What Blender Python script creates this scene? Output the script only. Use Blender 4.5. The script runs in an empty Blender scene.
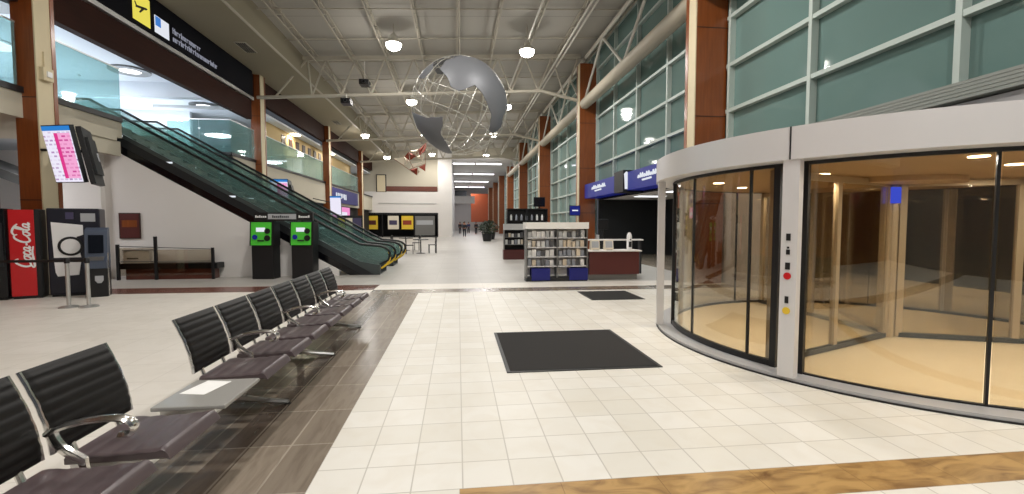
import bpy, bmesh, math, random
from mathutils import Vector, Matrix
random.seed(7)
SC = bpy.context.scene
COL = SC.collection
PI = math.pi
R = math.radians

# ---------------------------------------------------------------- materials
def lin(c):
    return tuple((v/255/12.92 if v/255 <= .04045 else ((v/255+.055)/1.055)**2.4) for v in c)

def mat(name, rgb, rough=.5, metal=0., var=0., vscale=6., bump=0., emit=None, estr=1., spec=.5, coat=0.):
    m = bpy.data.materials.new(name); m.use_nodes = True
    nt = m.node_tree; b = nt.nodes['Principled BSDF']
    c = lin(rgb)
    b.inputs['Base Color'].default_value = (*c, 1)
    b.inputs['Roughness'].default_value = rough
    b.inputs['Metallic'].default_value = metal
    b.inputs['Specular IOR Level'].default_value = spec
    b.inputs['Coat Weight'].default_value = coat
    if var or bump:
        tc = nt.nodes.new('ShaderNodeTexCoord'); n = nt.nodes.new('ShaderNodeTexNoise')
        n.inputs['Scale'].default_value = vscale; n.inputs['Detail'].default_value = 5
        nt.links.new(tc.outputs['Object'], n.inputs['Vector'])
        if var:
            r = nt.nodes.new('ShaderNodeMixRGB')
            r.inputs[1].default_value = (*[max(0, v*(1-var)) for v in c], 1)
            r.inputs[2].default_value = (*[min(1, v*(1+var)) for v in c], 1)
            nt.links.new(n.outputs['Fac'], r.inputs[0]); nt.links.new(r.outputs[0], b.inputs['Base Color'])
        if bump:
            bp = nt.nodes.new('ShaderNodeBump'); bp.inputs['Strength'].default_value = bump
            nt.links.new(n.outputs['Fac'], bp.inputs['Height']); nt.links.new(bp.outputs[0], b.inputs['Normal'])
    if emit:
        b.inputs['Emission Color'].default_value = (*lin(emit), 1)
        b.inputs['Emission Strength'].default_value = estr
    return m

def brick(name, c1, c2, mortar, w, h, off=(0, 0), gap=.004, rough=.3, offset=0., vein=0., veinc=(150, 110, 60), bump=0., plane='XY', stretch=(1, 1, 1)):
    m = bpy.data.materials.new(name); m.use_nodes = True
    nt = m.node_tree; b = nt.nodes['Principled BSDF']
    tc = nt.nodes.new('ShaderNodeTexCoord'); mp = nt.nodes.new('ShaderNodeMapping')
    mp.inputs['Location'].default_value = (-off[0], -off[1], 0)
    if plane == 'YZ': mp.inputs['Rotation'].default_value = (R(90), 0, R(90)); mp.vector_type = 'TEXTURE'; mp.inputs['Location'].default_value = (0, off[0], off[1])
    nt.links.new(tc.outputs['Object'], mp.inputs['Vector'])
    t = nt.nodes.new('ShaderNodeTexBrick'); t.offset = offset; t.squash = 1
    t.inputs['Scale'].default_value = 1
    t.inputs['Color1'].default_value = (*lin(c1), 1); t.inputs['Color2'].default_value = (*lin(c2), 1)
    t.inputs['Mortar'].default_value = (*lin(mortar), 1)
    t.inputs['Mortar Size'].default_value = gap; t.inputs['Mortar Smooth'].default_value = .2
    t.inputs['Brick Width'].default_value = w; t.inputs['Row Height'].default_value = h
    nt.links.new(mp.outputs[0], t.inputs['Vector'])
    out = t.outputs['Color']
    if vein:
        mp2 = nt.nodes.new('ShaderNodeMapping'); mp2.inputs['Scale'].default_value = stretch
        nt.links.new(tc.outputs['Object'], mp2.inputs['Vector'])
        n = nt.nodes.new('ShaderNodeTexNoise'); n.inputs['Scale'].default_value = 3.2; n.inputs['Detail'].default_value = 8; n.inputs['Distortion'].default_value = 1.2
        nt.links.new(mp2.outputs[0], n.inputs['Vector'])
        rp = nt.nodes.new('ShaderNodeValToRGB'); rp.color_ramp.elements[0].position = .42; rp.color_ramp.elements[1].position = .72
        rp.color_ramp.elements[0].color = (0, 0, 0, 1); rp.color_ramp.elements[1].color = (vein, vein, vein, 1)
        nt.links.new(n.outputs['Fac'], rp.inputs[0])
        mx = nt.nodes.new('ShaderNodeMixRGB'); mx.inputs[2].default_value = (*lin(veinc), 1)
        nt.links.new(rp.outputs[0], mx.inputs[0]); nt.links.new(out, mx.inputs[1]); out = mx.outputs[0]
    nt.links.new(out, b.inputs['Base Color'])
    b.inputs['Roughness'].default_value = rough
    b.inputs['Specular IOR Level'].default_value = .3
    return m

def wood(name, rgb, dark, rough=.3, axis=(6, 6, .5), coat=.2):
    m = bpy.data.materials.new(name); m.use_nodes = True
    nt = m.node_tree; b = nt.nodes['Principled BSDF']
    tc = nt.nodes.new('ShaderNodeTexCoord'); mp = nt.nodes.new('ShaderNodeMapping'); mp.inputs['Scale'].default_value = axis
    n = nt.nodes.new('ShaderNodeTexNoise'); n.inputs['Scale'].default_value = 2.5; n.inputs['Detail'].default_value = 6; n.inputs['Distortion'].default_value = .6
    r = nt.nodes.new('ShaderNodeMixRGB'); r.inputs[1].default_value = (*lin(dark), 1); r.inputs[2].default_value = (*lin(rgb), 1)
    nt.links.new(tc.outputs['Object'], mp.inputs[0]); nt.links.new(mp.outputs[0], n.inputs['Vector'])
    nt.links.new(n.outputs['Fac'], r.inputs[0]); nt.links.new(r.outputs[0], b.inputs['Base Color'])
    b.inputs['Roughness'].default_value = rough; b.inputs['Coat Weight'].default_value = coat; b.inputs['Coat Roughness'].default_value = .15
    return m

def glass(name, tint, rough=.02, body=0., bodyc=(120, 150, 150), refl=1.0):
    """thin architectural glass: clear pass-through with a tint, fresnel reflection, optional faint body colour"""
    m = bpy.data.materials.new(name); m.use_nodes = True
    nt = m.node_tree; nt.nodes.clear()
    o = nt.nodes.new('ShaderNodeOutputMaterial')
    t = nt.nodes.new('ShaderNodeBsdfTransparent'); t.inputs[0].default_value = (*lin(tint), 1)
    g = nt.nodes.new('ShaderNodeBsdfGlossy'); g.inputs['Roughness'].default_value = rough; g.inputs[0].default_value = (.9, .95, .95, 1)
    ge = nt.nodes.new('ShaderNodeNewGeometry'); dt = nt.nodes.new('ShaderNodeVectorMath'); dt.operation = 'DOT_PRODUCT'
    nt.links.new(ge.outputs['Normal'], dt.inputs[0]); nt.links.new(ge.outputs['Incoming'], dt.inputs[1])
    def mth(op, a, b=None):
        q = nt.nodes.new('ShaderNodeMath'); q.operation = op
        for k_, v_ in enumerate((a, b)):
            if v_ is None: continue
            if isinstance(v_, (int, float)): q.inputs[k_].default_value = v_
            else: nt.links.new(v_, q.inputs[k_])
        return q.outputs[0]
    f5 = mth('POWER', mth('SUBTRACT', 1., mth('ABSOLUTE', dt.outputs['Value'])), 5.)
    mu = nt.nodes.new('ShaderNodeMath'); mu.operation = 'MULTIPLY'; mu.inputs[1].default_value = refl; mu.use_clamp = True
    nt.links.new(mth('ADD', mth('MULTIPLY', f5, .96), .04), mu.inputs[0])
    base = t.outputs[0]
    if body:
        d = nt.nodes.new('ShaderNodeBsdfDiffuse'); d.inputs[0].default_value = (*lin(bodyc), 1)
        mb = nt.nodes.new('ShaderNodeMixShader'); mb.inputs[0].default_value = body
        nt.links.new(base, mb.inputs[1]); nt.links.new(d.outputs[0], mb.inputs[2]); base = mb.outputs[0]
    mx = nt.nodes.new('ShaderNodeMixShader')
    nt.links.new(mu.outputs[0], mx.inputs[0]); nt.links.new(base, mx.inputs[1]); nt.links.new(g.outputs[0], mx.inputs[2])
    nt.links.new(mx.outputs[0], o.inputs[0])
    return m

def glow_text(name, back, ink, w, h, gap, s=1.):
    """lit screen sheet with short rows of text dashes (x across, z up)"""
    m = bpy.data.materials.new(name); m.use_nodes = True
    nt = m.node_tree; nt.nodes.clear()
    o = nt.nodes.new('ShaderNodeOutputMaterial'); e = nt.nodes.new('ShaderNodeEmission'); e.inputs[1].default_value = s
    tc = nt.nodes.new('ShaderNodeTexCoord'); sp = nt.nodes.new('ShaderNodeSeparateXYZ'); cb = nt.nodes.new('ShaderNodeCombineXYZ')
    nt.links.new(tc.outputs['Object'], sp.inputs[0]); nt.links.new(sp.outputs[0], cb.inputs[0]); nt.links.new(sp.outputs[2], cb.inputs[1])
    t = nt.nodes.new('ShaderNodeTexBrick'); t.offset = .35; t.inputs['Scale'].default_value = 1
    t.inputs['Color1'].default_value = (*lin(ink), 1); t.inputs['Color2'].default_value = (*lin(back), 1); t.inputs['Mortar'].default_value = (*lin(back), 1)
    t.inputs['Mortar Size'].default_value = gap; t.inputs['Brick Width'].default_value = w; t.inputs['Row Height'].default_value = h
    nt.links.new(cb.outputs[0], t.inputs['Vector']); nt.links.new(t.outputs['Color'], e.inputs[0]); nt.links.new(e.outputs[0], o.inputs[0])
    return m

def glow(name, rgb, s):
    m = bpy.data.materials.new(name); m.use_nodes = True
    nt = m.node_tree; nt.nodes.clear()
    o = nt.nodes.new('ShaderNodeOutputMaterial'); e = nt.nodes.new('ShaderNodeEmission')
    e.inputs[0].default_value = (*lin(rgb), 1); e.inputs[1].default_value = s
    nt.links.new(e.outputs[0], o.inputs[0])
    return m

M = {}
M['tile'] = brick('white_floor_tile', (222, 219, 212), (212, 208, 198), (184, 179, 170), .31, .31, (-.91, 2.71), .005, .42, 0, .25, (200, 190, 172))
M['beige_floor'] = brick('pale_floor_tile', (224, 219, 211), (217, 212, 203), (200, 194, 185), .62, .62, (0, 0), .004, .45, 0, .2, (182, 174, 160))
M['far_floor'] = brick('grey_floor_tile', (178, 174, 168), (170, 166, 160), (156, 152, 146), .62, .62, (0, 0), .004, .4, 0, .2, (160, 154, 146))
M['ochre'] = brick('ochre_marble', (178, 142, 88), (162, 126, 74), (140, 108, 62), .62, .31, (0, 2.4), .003, .35, 0, .95, (104, 70, 34), stretch=(.9, 2.2, 1))
M['taupe'] = brick('taupe_stone', (140, 128, 114), (122, 111, 99), (158, 148, 134), .6, .62, (0, .3), .008, .25, 0, .5, (92, 80, 68), stretch=(5, .7, 1))
M['darkstone'] = brick('dark_brown_stone', (92, 79, 68), (74, 62, 53), (124, 114, 103), .5, .62, (0, .3), .008, .25, 0, .5, (52, 42, 34), stretch=(6, .7, 1))
M['redband'] = brick('red_brown_stone', (118, 74, 62), (104, 66, 56), (90, 60, 50), .62, .31, (0, 0), .003, .25, 0, .4, (84, 52, 44))
M['ceiling'] = mat('ceiling_deck', (182, 178, 172), .8, var=.06, vscale=.8)
M['steel'] = mat('painted_steel', (182, 175, 160), .55, var=.05)
M['beam'] = mat('beam_paint', (176, 168, 150), .6)
M['steel_white'] = mat('white_painted_steel', (214, 210, 200), .5)
M['bulkhead'] = mat('bulkhead_paint', (150, 142, 122), .8, var=.04, vscale=1)
M['beige'] = mat('beige_plaster', (188, 181, 164), .85, var=.04, vscale=1.5)
M['white'] = mat('white_plaster', (222, 218, 214), .8, var=.03, vscale=1.5)
M['cream'] = mat('cream_panel', (214, 200, 168), .6, var=.03)
M['wood'] = wood('orange_brown_laminate', (152, 84, 40), (106, 53, 24))
M['wood_dark'] = wood('dark_brown_laminate', (56, 25, 14), (38, 17, 10), .7, axis=(6, .5, 6), coat=0)
M['wood_dark'].node_tree.nodes['Principled BSDF'].inputs['Specular IOR Level'].default_value = .15
M['wood_red'] = wood('red_brown_wood', (112, 56, 38), (78, 36, 26), axis=(.6, 6, 6))
M['slabgrey'] = mat('pale_grey_carpet', (176, 182, 188), .9)
M['coolwhite'] = mat('cool_white_plaster', (222, 226, 232), .8)
M['black'] = mat('black_plastic', (16, 16, 18), .45)
M['black_gloss'] = mat('gloss_black', (10, 10, 14), .15)
M['navy'] = mat('navy_sign_face', (7, 8, 18), .7, spec=.1)
M['leather'] = mat('black_leather', (17, 15, 15), .5, bump=.08, vscale=60, spec=.3)
M['leather_seat'] = mat('dark_plum_leather', (80, 69, 71), .32, bump=.06, vscale=60, spec=.6)
M['chrome'] = mat('polished_aluminium', (212, 210, 206), .18, 1.)
M['alu'] = mat('brushed_aluminium', (200, 200, 198), .38, .85)
M['alu_white'] = mat('pale_metal_panel', (214, 212, 212), .35, .1, var=.02, vscale=3)
M['sill'] = mat('grey_sill_metal', (176, 176, 178), .4, .2)
M['grey_metal'] = mat('grey_metal', (120, 120, 118), .4, .6)
M['louver'] = mat('grey_louver_metal', (142, 146, 140), .5, .2)
M['mullion'] = mat('pale_green_mullion', (188, 200, 194), .45, .1)
M['tan'] = mat('tan_ceiling_panel', (182, 152, 114), .6, var=.05)
M['champagne'] = mat('champagne_metal', (190, 174, 148), .35, .4)
M['mat'] = mat('charcoal_carpet', (30, 28, 27), .95, var=.25, vscale=90, bump=.4)
M['window'] = mat('dark_teal_glass', (110, 137, 133), .05, var=.05, vscale=.4, spec=.6)
M['drumglass'] = glass('smoky_door_glass', (236, 231, 222), .01, refl=1.5)
M['balglass'] = glass('green_balustrade_glass', (222, 242, 242), .03, .26, (146, 184, 186))
M['escglass'] = glass('dark_green_glass', (226, 238, 235), .03, .2, (120, 152, 148))
M['shopglass'] = glass('shop_glass', (170, 180, 180), .02)
M['rubber'] = mat('black_rubber', (18, 20, 20), .5)
M['skirt'] = mat('escalator_skirt', (74, 82, 82), .4, .4)
M['darkmetal'] = mat('dark_grey_metal', (48, 50, 52), .4, .5)
M['red'] = mat('bright_red_panel', (196, 20, 26), .3, coat=.3)
M['whitepaint'] = mat('white_paint', (236, 236, 236), .4)
M['green'] = mat('lime_green_panel', (70, 180, 52), .4, emit=(70, 180, 52), estr=.15)
M['blue'] = mat('royal_blue_sign', (14, 28, 118), .4, emit=(24, 46, 190), estr=.14)
M['bluedark'] = mat('deep_blue_panel', (16, 22, 110), .5)
M['purple'] = mat('slate_purple_panel', (70, 64, 96), .4)
M['yellow'] = mat('yellow_panel', (226, 190, 50), .5)
M['tanwall'] = mat('self_lit_tan_wall', (206, 178, 128), .8, emit=(206, 178, 128), estr=.02)  # warm lighting put in as faint emission; the wall is no lamp
M['darkbrown'] = mat('dark_brown_panel', (58, 34, 28), .5)
M['maroon'] = mat('maroon_panel', (84, 32, 28), .5)
M['orange'] = wood('orange_wall_panel', (190, 92, 50), (160, 72, 40))
M['slate'] = mat('slate_blue_plastic', (70, 80, 98), .4)
M['asphalt'] = mat('night_pavement', (40, 42, 44), .9, var=.2)
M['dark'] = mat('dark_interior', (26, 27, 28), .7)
M['darkfloor'] = mat('tan_door_floor', (216, 200, 168), .5, var=.06, vscale=4)
M['lamp'] = glow('lamp_lens', (255, 250, 238), 22)
M['lampsmall'] = glow('downlight_lens', (255, 236, 200), 14)
M['tube'] = glow('light_strip', (250, 248, 255), 5)
M['panel_light'] = glow('ceiling_light_panel', (250, 252, 255), 3.2)
M['scr_white'] = glow('screen_white', (236, 232, 248), 1.)
M['scr_blue'] = glow('screen_blue', (48, 128, 206), 1.)
M['scr_pink'] = glow('screen_pink', (242, 150, 205), 1.)
M['scr_mag'] = glow('screen_magenta', (222, 60, 140), 1.)
M['scr_white_text'] = glow_text('screen_white_rows', (238, 234, 250), (176, 140, 190), .13, .082, .024)
M['scr_pink_text'] = glow_text('screen_pink_rows', (244, 170, 214), (206, 70, 150), .15, .082, .024)
M['scr_dark'] = mat('dark_screen', (14, 18, 26), .12)
M['sign_yellow'] = glow('lit_yellow_sign', (236, 222, 92), .95)
M['sign_white'] = glow('lit_white_sign', (232, 236, 244), .95)
M['sign_blue'] = glow('lit_blue_sign', (70, 130, 210), .95)
M['sign_text'] = glow('dim_white_lettering', (150, 152, 166), .8)
M['globe_plate'] = mat('silver_grey_plate', (120, 122, 127), .5, .2)
M['globe_wire'] = mat('pale_wire', (206, 204, 196), .35, .6)
M['kite_red'] = mat('rust_red_cloth', (142, 54, 32), .7)
M['kite_white'] = mat('cream_cloth', (226, 216, 196), .7)
M['skin'] = mat('skin', (170, 120, 96), .6)
M['cloth_dark'] = mat('dark_cloth', (34, 36, 46), .8)
M['cloth_blue'] = mat('blue_cloth', (50, 60, 96), .8)
M['leaf'] = mat('dark_leaf', (38, 56, 34), .6, var=.3, vscale=30)
M['thin_sheet'] = mat('plain_white', (240, 240, 238), .7)
M['tabletop'] = mat('grey_laminate', (150, 148, 144), .3, coat=.2)
M['badge'] = mat('pale_badge', (170, 172, 176), .5)
GOODS = [mat('packet_%s' % n, c, .5) for n, c in (('white', (240, 238, 234)), ('grey', (196, 196, 194)), ('silver', (224, 224, 220)), ('slate', (150, 154, 162)), ('beige', (226, 210, 186)), ('charcoal', (96, 96, 98)))]

# ---------------------------------------------------------------- mesh helpers
class MB:
    def __init__(s): s.bm = bmesh.new(); s.mats = []
    def mi(s, m):
        if m is None: return 0
        if m not in s.mats: s.mats.append(m)
        return s.mats.index(m)
    def _set(s, faces, m):
        i = s.mi(m)
        for f in faces: f.material_index = i
    def bx(s, x0, x1, y0, y1, z0, z1, m=None, bev=0., rot=None):
        r = bmesh.ops.create_cube(s.bm, size=1.)
        vs = r['verts']
        c = Vector(((x0+x1)/2, (y0+y1)/2, (z0+z1)/2))
        for v in vs:
            p = Vector((v.co.x*abs(x1-x0), v.co.y*abs(y1-y0), v.co.z*abs(z1-z0)))
            if rot is not None: p = rot @ p
            v.co = p + c
        if bev:
            es = list({e for v in vs for e in v.link_edges})
            q = bmesh.ops.bevel(s.bm, geom=es, offset=bev, segments=2, affect='EDGES', profile=.6)
            fs = {f for v in q['verts'] for f in v.link_faces} | {f for v in vs if v.is_valid for f in v.link_faces}
        else: fs = {f for v in vs for f in v.link_faces}
        s._set(fs, m); return s
    def poly(s, pts, m=None, ext=None):
        vs = [s.bm.verts.new(p) for p in pts]
        f = s.bm.faces.new(vs); fs = [f]
        if ext is not None:
            q = bmesh.ops.extrude_face_region(s.bm, geom=[f])
            nv = [g for g in q['geom'] if isinstance(g, bmesh.types.BMVert)]
            for v in nv: v.co += Vector(ext)
            fs = list({ff for v in nv+vs for ff in v.link_faces})
        s._set(fs, m); return s
    def tube(s, pts, r, n=8, m=None, closed=False, flat=1.):
        pts = [Vector(p) for p in pts]; k = len(pts); rings = []
        up0 = None
        for i, p in enumerate(pts):
            if closed: d = (pts[(i+1) % k]-pts[i-1]).normalized()
            else: d = (pts[min(i+1, k-1)]-pts[max(i-1, 0)]).normalized()
            ref = Vector((0, 0, 1)) if abs(d.z) < .95 else Vector((0, 1, 0))
            if up0 is not None and (up0-d*up0.dot(d)).length > .1: ref = up0
            a = (ref-d*ref.dot(d)).normalized(); up0 = a; b = d.cross(a)
            rr = r[i] if isinstance(r, (list, tuple)) else r
            rings.append([s.bm.verts.new(p+a*math.cos(2*PI*j/n)*rr+b*math.sin(2*PI*j/n)*rr*flat) for j in range(n)])
        fs = []
        for i in range(k if closed else k-1):
            A, B = rings[i], rings[(i+1) % k]
            for j in range(n): fs.append(s.bm.faces.new((A[j], A[(j+1) % n], B[(j+1) % n], B[j])))
        if not closed:
            fs.append(s.bm.faces.new(rings[0][::-1])); fs.append(s.bm.faces.new(rings[-1]))
        s._set(fs, m); return s
    def lathe(s, prof, c=(0, 0, 0), n=24, m=None, axis='Z'):
        c = Vector(c); rings = []
        for r, h in prof:
            ring = []
            for j in range(n):
                a = 2*PI*j/n; x, y = r*math.cos(a), r*math.sin(a)
                p = (x, y, h) if axis == 'Z' else ((h, x, y) if axis == 'X' else (x, h, y))
                ring.append(s.bm.verts.new(c+Vector(p)))
            rings.append(ring)
        fs = []
        for A, B in zip(rings, rings[1:]):
            for j in range(n): fs.append(s.bm.faces.new((A[j], A[(j+1) % n], B[(j+1) % n], B[j])))
        fs.append(s.bm.faces.new(rings[0][::-1])); fs.append(s.bm.faces.new(rings[-1]))
        s._set(fs, m); return s
    def arc(s, c, r0, r1, a0, a1, z0, z1, n=16, m=None):
        full = abs(a1-a0) >= 359.9
        k = n if full else n+1; vs = []
        for i in range(k):
            a = R(a0+(a1-a0)*i/n); ca, sa = math.cos(a), math.sin(a)
            vs.append([s.bm.verts.new((c[0]+r*ca, c[1]+r*sa, z)) for r, z in ((r0, z0), (r1, z0), (r1, z1), (r0, z1))])
        fs = []
        for i in range(n):
            A, B = vs[i], vs[(i+1) % k]
            for j in range(4): fs.append(s.bm.faces.new((A[j], A[(j+1) % 4], B[(j+1) % 4], B[j])))
        if not full: fs += [s.bm.faces.new(vs[0][::-1]), s.bm.faces.new(vs[-1])]
        s._set(fs, m); return s
    def build(s, name, m=None, parent=None, smooth=False, loc=None):
        bmesh.ops.recalc_face_normals(s.bm, faces=s.bm.faces)
        me = bpy.data.meshes.new(name); s.bm.to_mesh(me); s.bm.free()
        ms = list(s.mats)
        if m is not None and not ms: ms = [m]
        for q in ms: me.materials.append(q)
        if smooth:
            for p in me.polygons: p.use_smooth = True
            try: me.set_sharp_from_angle(angle=R(40))
            except Exception: pass
        o = bpy.data.objects.new(name, me); COL.objects.link(o)
        if parent is not None: o.parent = parent
        if loc is not None: o.location = loc
        return o

def box(name, m, x0, x1, y0, y1, z0, z1, parent=None, bev=0.):
    return MB().bx(x0, x1, y0, y1, z0, z1, None, bev).build(name, m, parent)
def tag(o, label, cat, group=None, kind=None):
    o['label'] = label; o['category'] = cat
    if group: o['group'] = group
    if kind: o['kind'] = kind
    return o
def thing(name, label, cat, loc=(0, 0, 0), rz=0., group=None):
    o = bpy.data.objects.new(name, None); COL.objects.link(o); o.empty_display_size = .1
    o.location = loc; o.rotation_euler = (0, 0, rz)
    return tag(o, label, cat, group)
def struct(o):
    o['kind'] = 'structure'; return o
def dup(root, loc, rz=None, label=None):
    r = root.copy(); COL.objects.link(r); r.location = loc
    if rz is not None: r.rotation_euler = (0, 0, rz)
    if label: r['label'] = label
    for ch in list(root.children):
        c = ch.copy(); COL.objects.link(c); c.parent = r
        for g in list(ch.children):
            d = g.copy(); COL.objects.link(d); d.parent = c
    return r
def light(kind, loc, power, col=(1, .95, .88), size=.3, parent=None, rot=None, name='lamp_light', spot=None):
    l = bpy.data.lights.new(name, kind); l.energy = power; l.color = col
    if kind == 'AREA': l.shape = 'DISK'; l.size = size
    else: l.shadow_soft_size = size
    if spot: l.spot_size = R(spot); l.spot_blend = .8
    o = bpy.data.objects.new(name, l); COL.objects.link(o); o.location = loc
    if rot: o.rotation_euler = rot
    if parent: o.parent = parent
    return o

# ================================================================ SETTING
YB = -10.      # back end of the hall, behind the camera
YF = 53.       # far wall of the hall
XW = 7.0       # window wall
XL = -9.45     # line of the balcony edge
def zc(x): return 9.95 + .05*x     # the roof climbs gently towards the windows

# floor: one mesh, zones by face
fx = [-20, -2.02, -1.67, -1.48, -.91, .0, 7.1]
fy = [YB, 2.40, 2.71, 10.64, 11.25, 12.2, 100]
mb = MB()
for i in range(6):
    for j in range(6):
        x0, x1, y0, y1 = fx[i], fx[i+1], fy[j], fy[j+1]
        xm, ym = (x0+x1)/2, (y0+y1)/2
        m = M['beige_floor']
        if ym < 10.64:
            if xm < -2.02: m = M['beige_floor']
            elif xm < -1.67: m = M['taupe']
            elif xm < -1.48: m = M['darkstone']
            elif xm < -.91: m = M['taupe']
            elif 2.40 < ym < 2.71 and xm > 0: m = M['ochre']
            else: m = M['tile']
        elif ym < 11.25: m = M['beige_floor'] if xm < -2.02 else M['taupe']
        elif ym < 12.2: m = M['redband'] if xm < -2.02 else M['beige_floor']
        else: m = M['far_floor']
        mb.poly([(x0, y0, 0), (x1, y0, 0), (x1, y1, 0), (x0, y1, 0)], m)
struct(mb.build('floor'))
struct(box('floor_outside', M['asphalt'], 7.1, 30, YB, 60, -.25, -.02))

# roof deck (thin slab, sloped) with long shallow sheets
mb = MB()
mb.poly([(-10.2, YB, zc(-10.2)), (XW+.3, YB, zc(XW+.3)), (XW+.3, YF, zc(XW+.3)), (-10.2, YF, zc(-10.2))], None, (0, 0, .12))
struct(mb.build('ceiling', brick('roof_deck', (182, 178, 170), (176, 172, 164), (146, 141, 133), 1.66, 2.4, (0, 0), .02, .8)))
# joists running along the hall
for k in range(-4, 5):
    x = k*1.66 + .02
    z = zc(x)
    mb = MB()
    mb.bx(x-.05, x+.05, YB, YF, z-.10, z-.02)
    mb.bx(x-.03, x+.03, YB, YF, z-.42, z-.37)
    yy = YB
    while yy < YF-1.2:
        mb.tube([(x, yy, z-.1), (x, yy+.6, z-.38)], .018, 4)
        mb.tube([(x, yy+.6, z-.38), (x, yy+1.2, z-.1)], .018, 4)
        yy += 1.2
    struct(mb.build('ceiling_joist', M['steel']))
# bright conduits under the deck
for x, z in ((3.0, 9.35), (4.75, 9.4), (4.95, 9.42)):
    struct(MB().tube([(x, YB, z), (x, YF, z)], .045, 8).build('ceiling_conduit', M['steel_white'], smooth=True))
# lateral bridging
for yy in [y*2.85+1.2 for y in range(-2, 18)]:
    struct(MB().tube([(-7.3, yy, zc(-7.3)-.12), (6.5, yy, zc(6.5)-.12)], .03, 5).build('ceiling_bridging', M['steel']))

# roof trusses at each column line
def truss(y):
    xl, xr = -9.3, 6.2
    top = lambda x: zc(x)-.26
    bot = lambda x: 7.98 + .055*x if x < 4.2 else 7.98+.055*4.2 - .22*(x-4.2)
    mb = MB()
    mb.bx(-7.2, xr, y-.09, y+.09, -.09, .09)
    for v in mb.bm.verts: v.co.z += top(v.co.x)
    n0 = len(mb.bm.verts)
    mb.tube([(xl, y, bot(xl)), (4.2, y, bot(4.2)), (xr, y, bot(xr))], .085, 8)
    xs = [-8.2 + i*1.36 for i in range(11)]
    for i, x in enumerate(xs):
        zt = max(-7.1, x)
        nx = x + .68
        if i == 0: mb.tube([(x-.3, y, bot(x-.3)), (-7.0, y, top(-7.0))], .05, 6)
        else: mb.tube([(x, y, bot(x)), (nx, y, top(nx))], .045, 6)
        if nx < 5.6: mb.tube([(nx, y, top(nx)) if i else (-7.0, y, top(-7.)), (nx+.68, y, bot(nx+.68))], .045, 6)
    return struct(mb.build('ceiling_truss', M['steel']))
for k in range(1, 5): truss(k*11.4+.32)

# left bulkhead
struct(box('ceiling_bulkhead', M['bulkhead'], -9.5, -7.3, YB, YF, 8.52, 9.75))
struct(MB().tube([(-7.26, YB, 8.56), (-7.26, YF, 8.56)], .05, 6).build('trim_1', M['steel']))
# vents under the bulkhead
def vent(y, label):
    t = thing('ceiling_vent', label, 'vent', (-8.25, y, 8.52), group='ventilation grilles under the left bulkhead')
    box('frame', M['steel'], -.22, .22, -.55, .55, -.03, 0, t)
    for i in range(5): box('slat', M['darkmetal'], -.17+i*.075, -.13+i*.075, -.5, .5, -.045, -.03, t)
vent(19.6, 'slatted vent under the left bulkhead beside the black overhead sign')
vent(13.6, 'slatted vent under the left bulkhead nearest the viewer')
vent(33.3, 'slatted vent under the left bulkhead beyond the globe')

# columns
def column(x0, x1, y, ztop, hall):
    t = bpy.data.objects.new('column', None); COL.objects.link(t); t.location = (x0, y, 0); struct(t)
    w = x1-x0
    box('shaft', M['wood'], 0, w, 0, .5, 0, ztop, t)
    if hall < 0:
        box('side_strip', M['cream'], -.03, 0, .0, .36, 0, ztop, t); box('side_edge', M['wood'], -.04, 0, .36, .5, 0, ztop, t)
    else:
        box('side_strip', M['cream'], w, w+.03, .0, .4, 0, ztop, t); box('side_edge', M['wood'], w, w+.045, .4, .5, 0, ztop, t)
    for zz in (2.1, 4.35, 6.6):
        if zz < ztop: box('joint_trim', M['darkbrown'], .0, w, -.006, .0, zz, zz+.02, t)
for k in range(1, 9):
    column(6.1, 6.93, k*11.4, 9.55 if k < 5 else 8.6, -1)
for y in (11.4, 23.1, 34.6, 46.0):
    column(-9.6, -9.17, y, 8.52, 1)

# ---------------------------------------------------------------- right: window wall
zs = [3.36, 4.48, 5.63, 6.84, 8.02, 9.2]
def window(n, y0, y1, zlow, ztop=None, pitch=2.62):
    w = bpy.data.objects.new('window_%d' % n, None); COL.objects.link(w); w.location = (XW, y0, 0); struct(w)
    L = y1-y0; zt = ztop or zc(XW)
    box('glass', M['window'], .05, .09, 0, L, zlow, zt, w)
    f = MB()
    ys = [L-.12-i*pitch for i in range(7) if L-.12-i*pitch > .02]
    for q in ys: f.bx(-.1, .05, q-.045, q+.045, zlow, zt)
    q = zs[0]
    zz = list(zs) if zlow > 3 else [zlow+.05, 2.3]+list(zs)
    for z in zz+[zt-.05]:
        if z < zt: f.bx(-.09, .046, 0, L, z-.045, z+.045)
    f.build('frame', M['mullion'], w)
window(1, -6, 11.38, 3.3, None, 2.75)
window(2, 11.45, 22.78, 3.3)
for k in range(2, 8): window(k+1, k*11.4+.2, (k+1)*11.4, 1.0, None if k < 5 else 8.7)
struct(box('wall_right', M['alu_white'], XW, XW+.1, YB, 2.6, 0, 3.3))
struct(box('wall_right', M['alu_white'], XW, XW+.1, 8.9, 14.2, 0, 3.3))
struct(box('wall_right', M['alu_white'], XW-.02, XW+.1, 2.6, 8.9, 2.56, 3.21))
struct(box('wall_right', M['alu_white'], XW, XW+.1, 22.6, 100, 0, 1.0))
struct(box('wall_right', M['dark'], XW, XW+.1, 14.2, 22.6, 2.75, 3.3))
# stepped louver ledge over the entrance
mb = MB()
for i in range(5):
    z = 3.22+i*.062
    mb.bx(XW-.44+i*.05, XW, 1.0, 9.9, z, z+.042)
    mb.bx(XW-.30+i*.05, XW, 1.0, 9.9, z+.042, z+.062)
struct(mb.build('trim_2', M['louver']))
struct(box('trim_3', M['alu_white'], XW-.3, XW, 1.0, 9.4, 3.02, 3.2))

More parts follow.
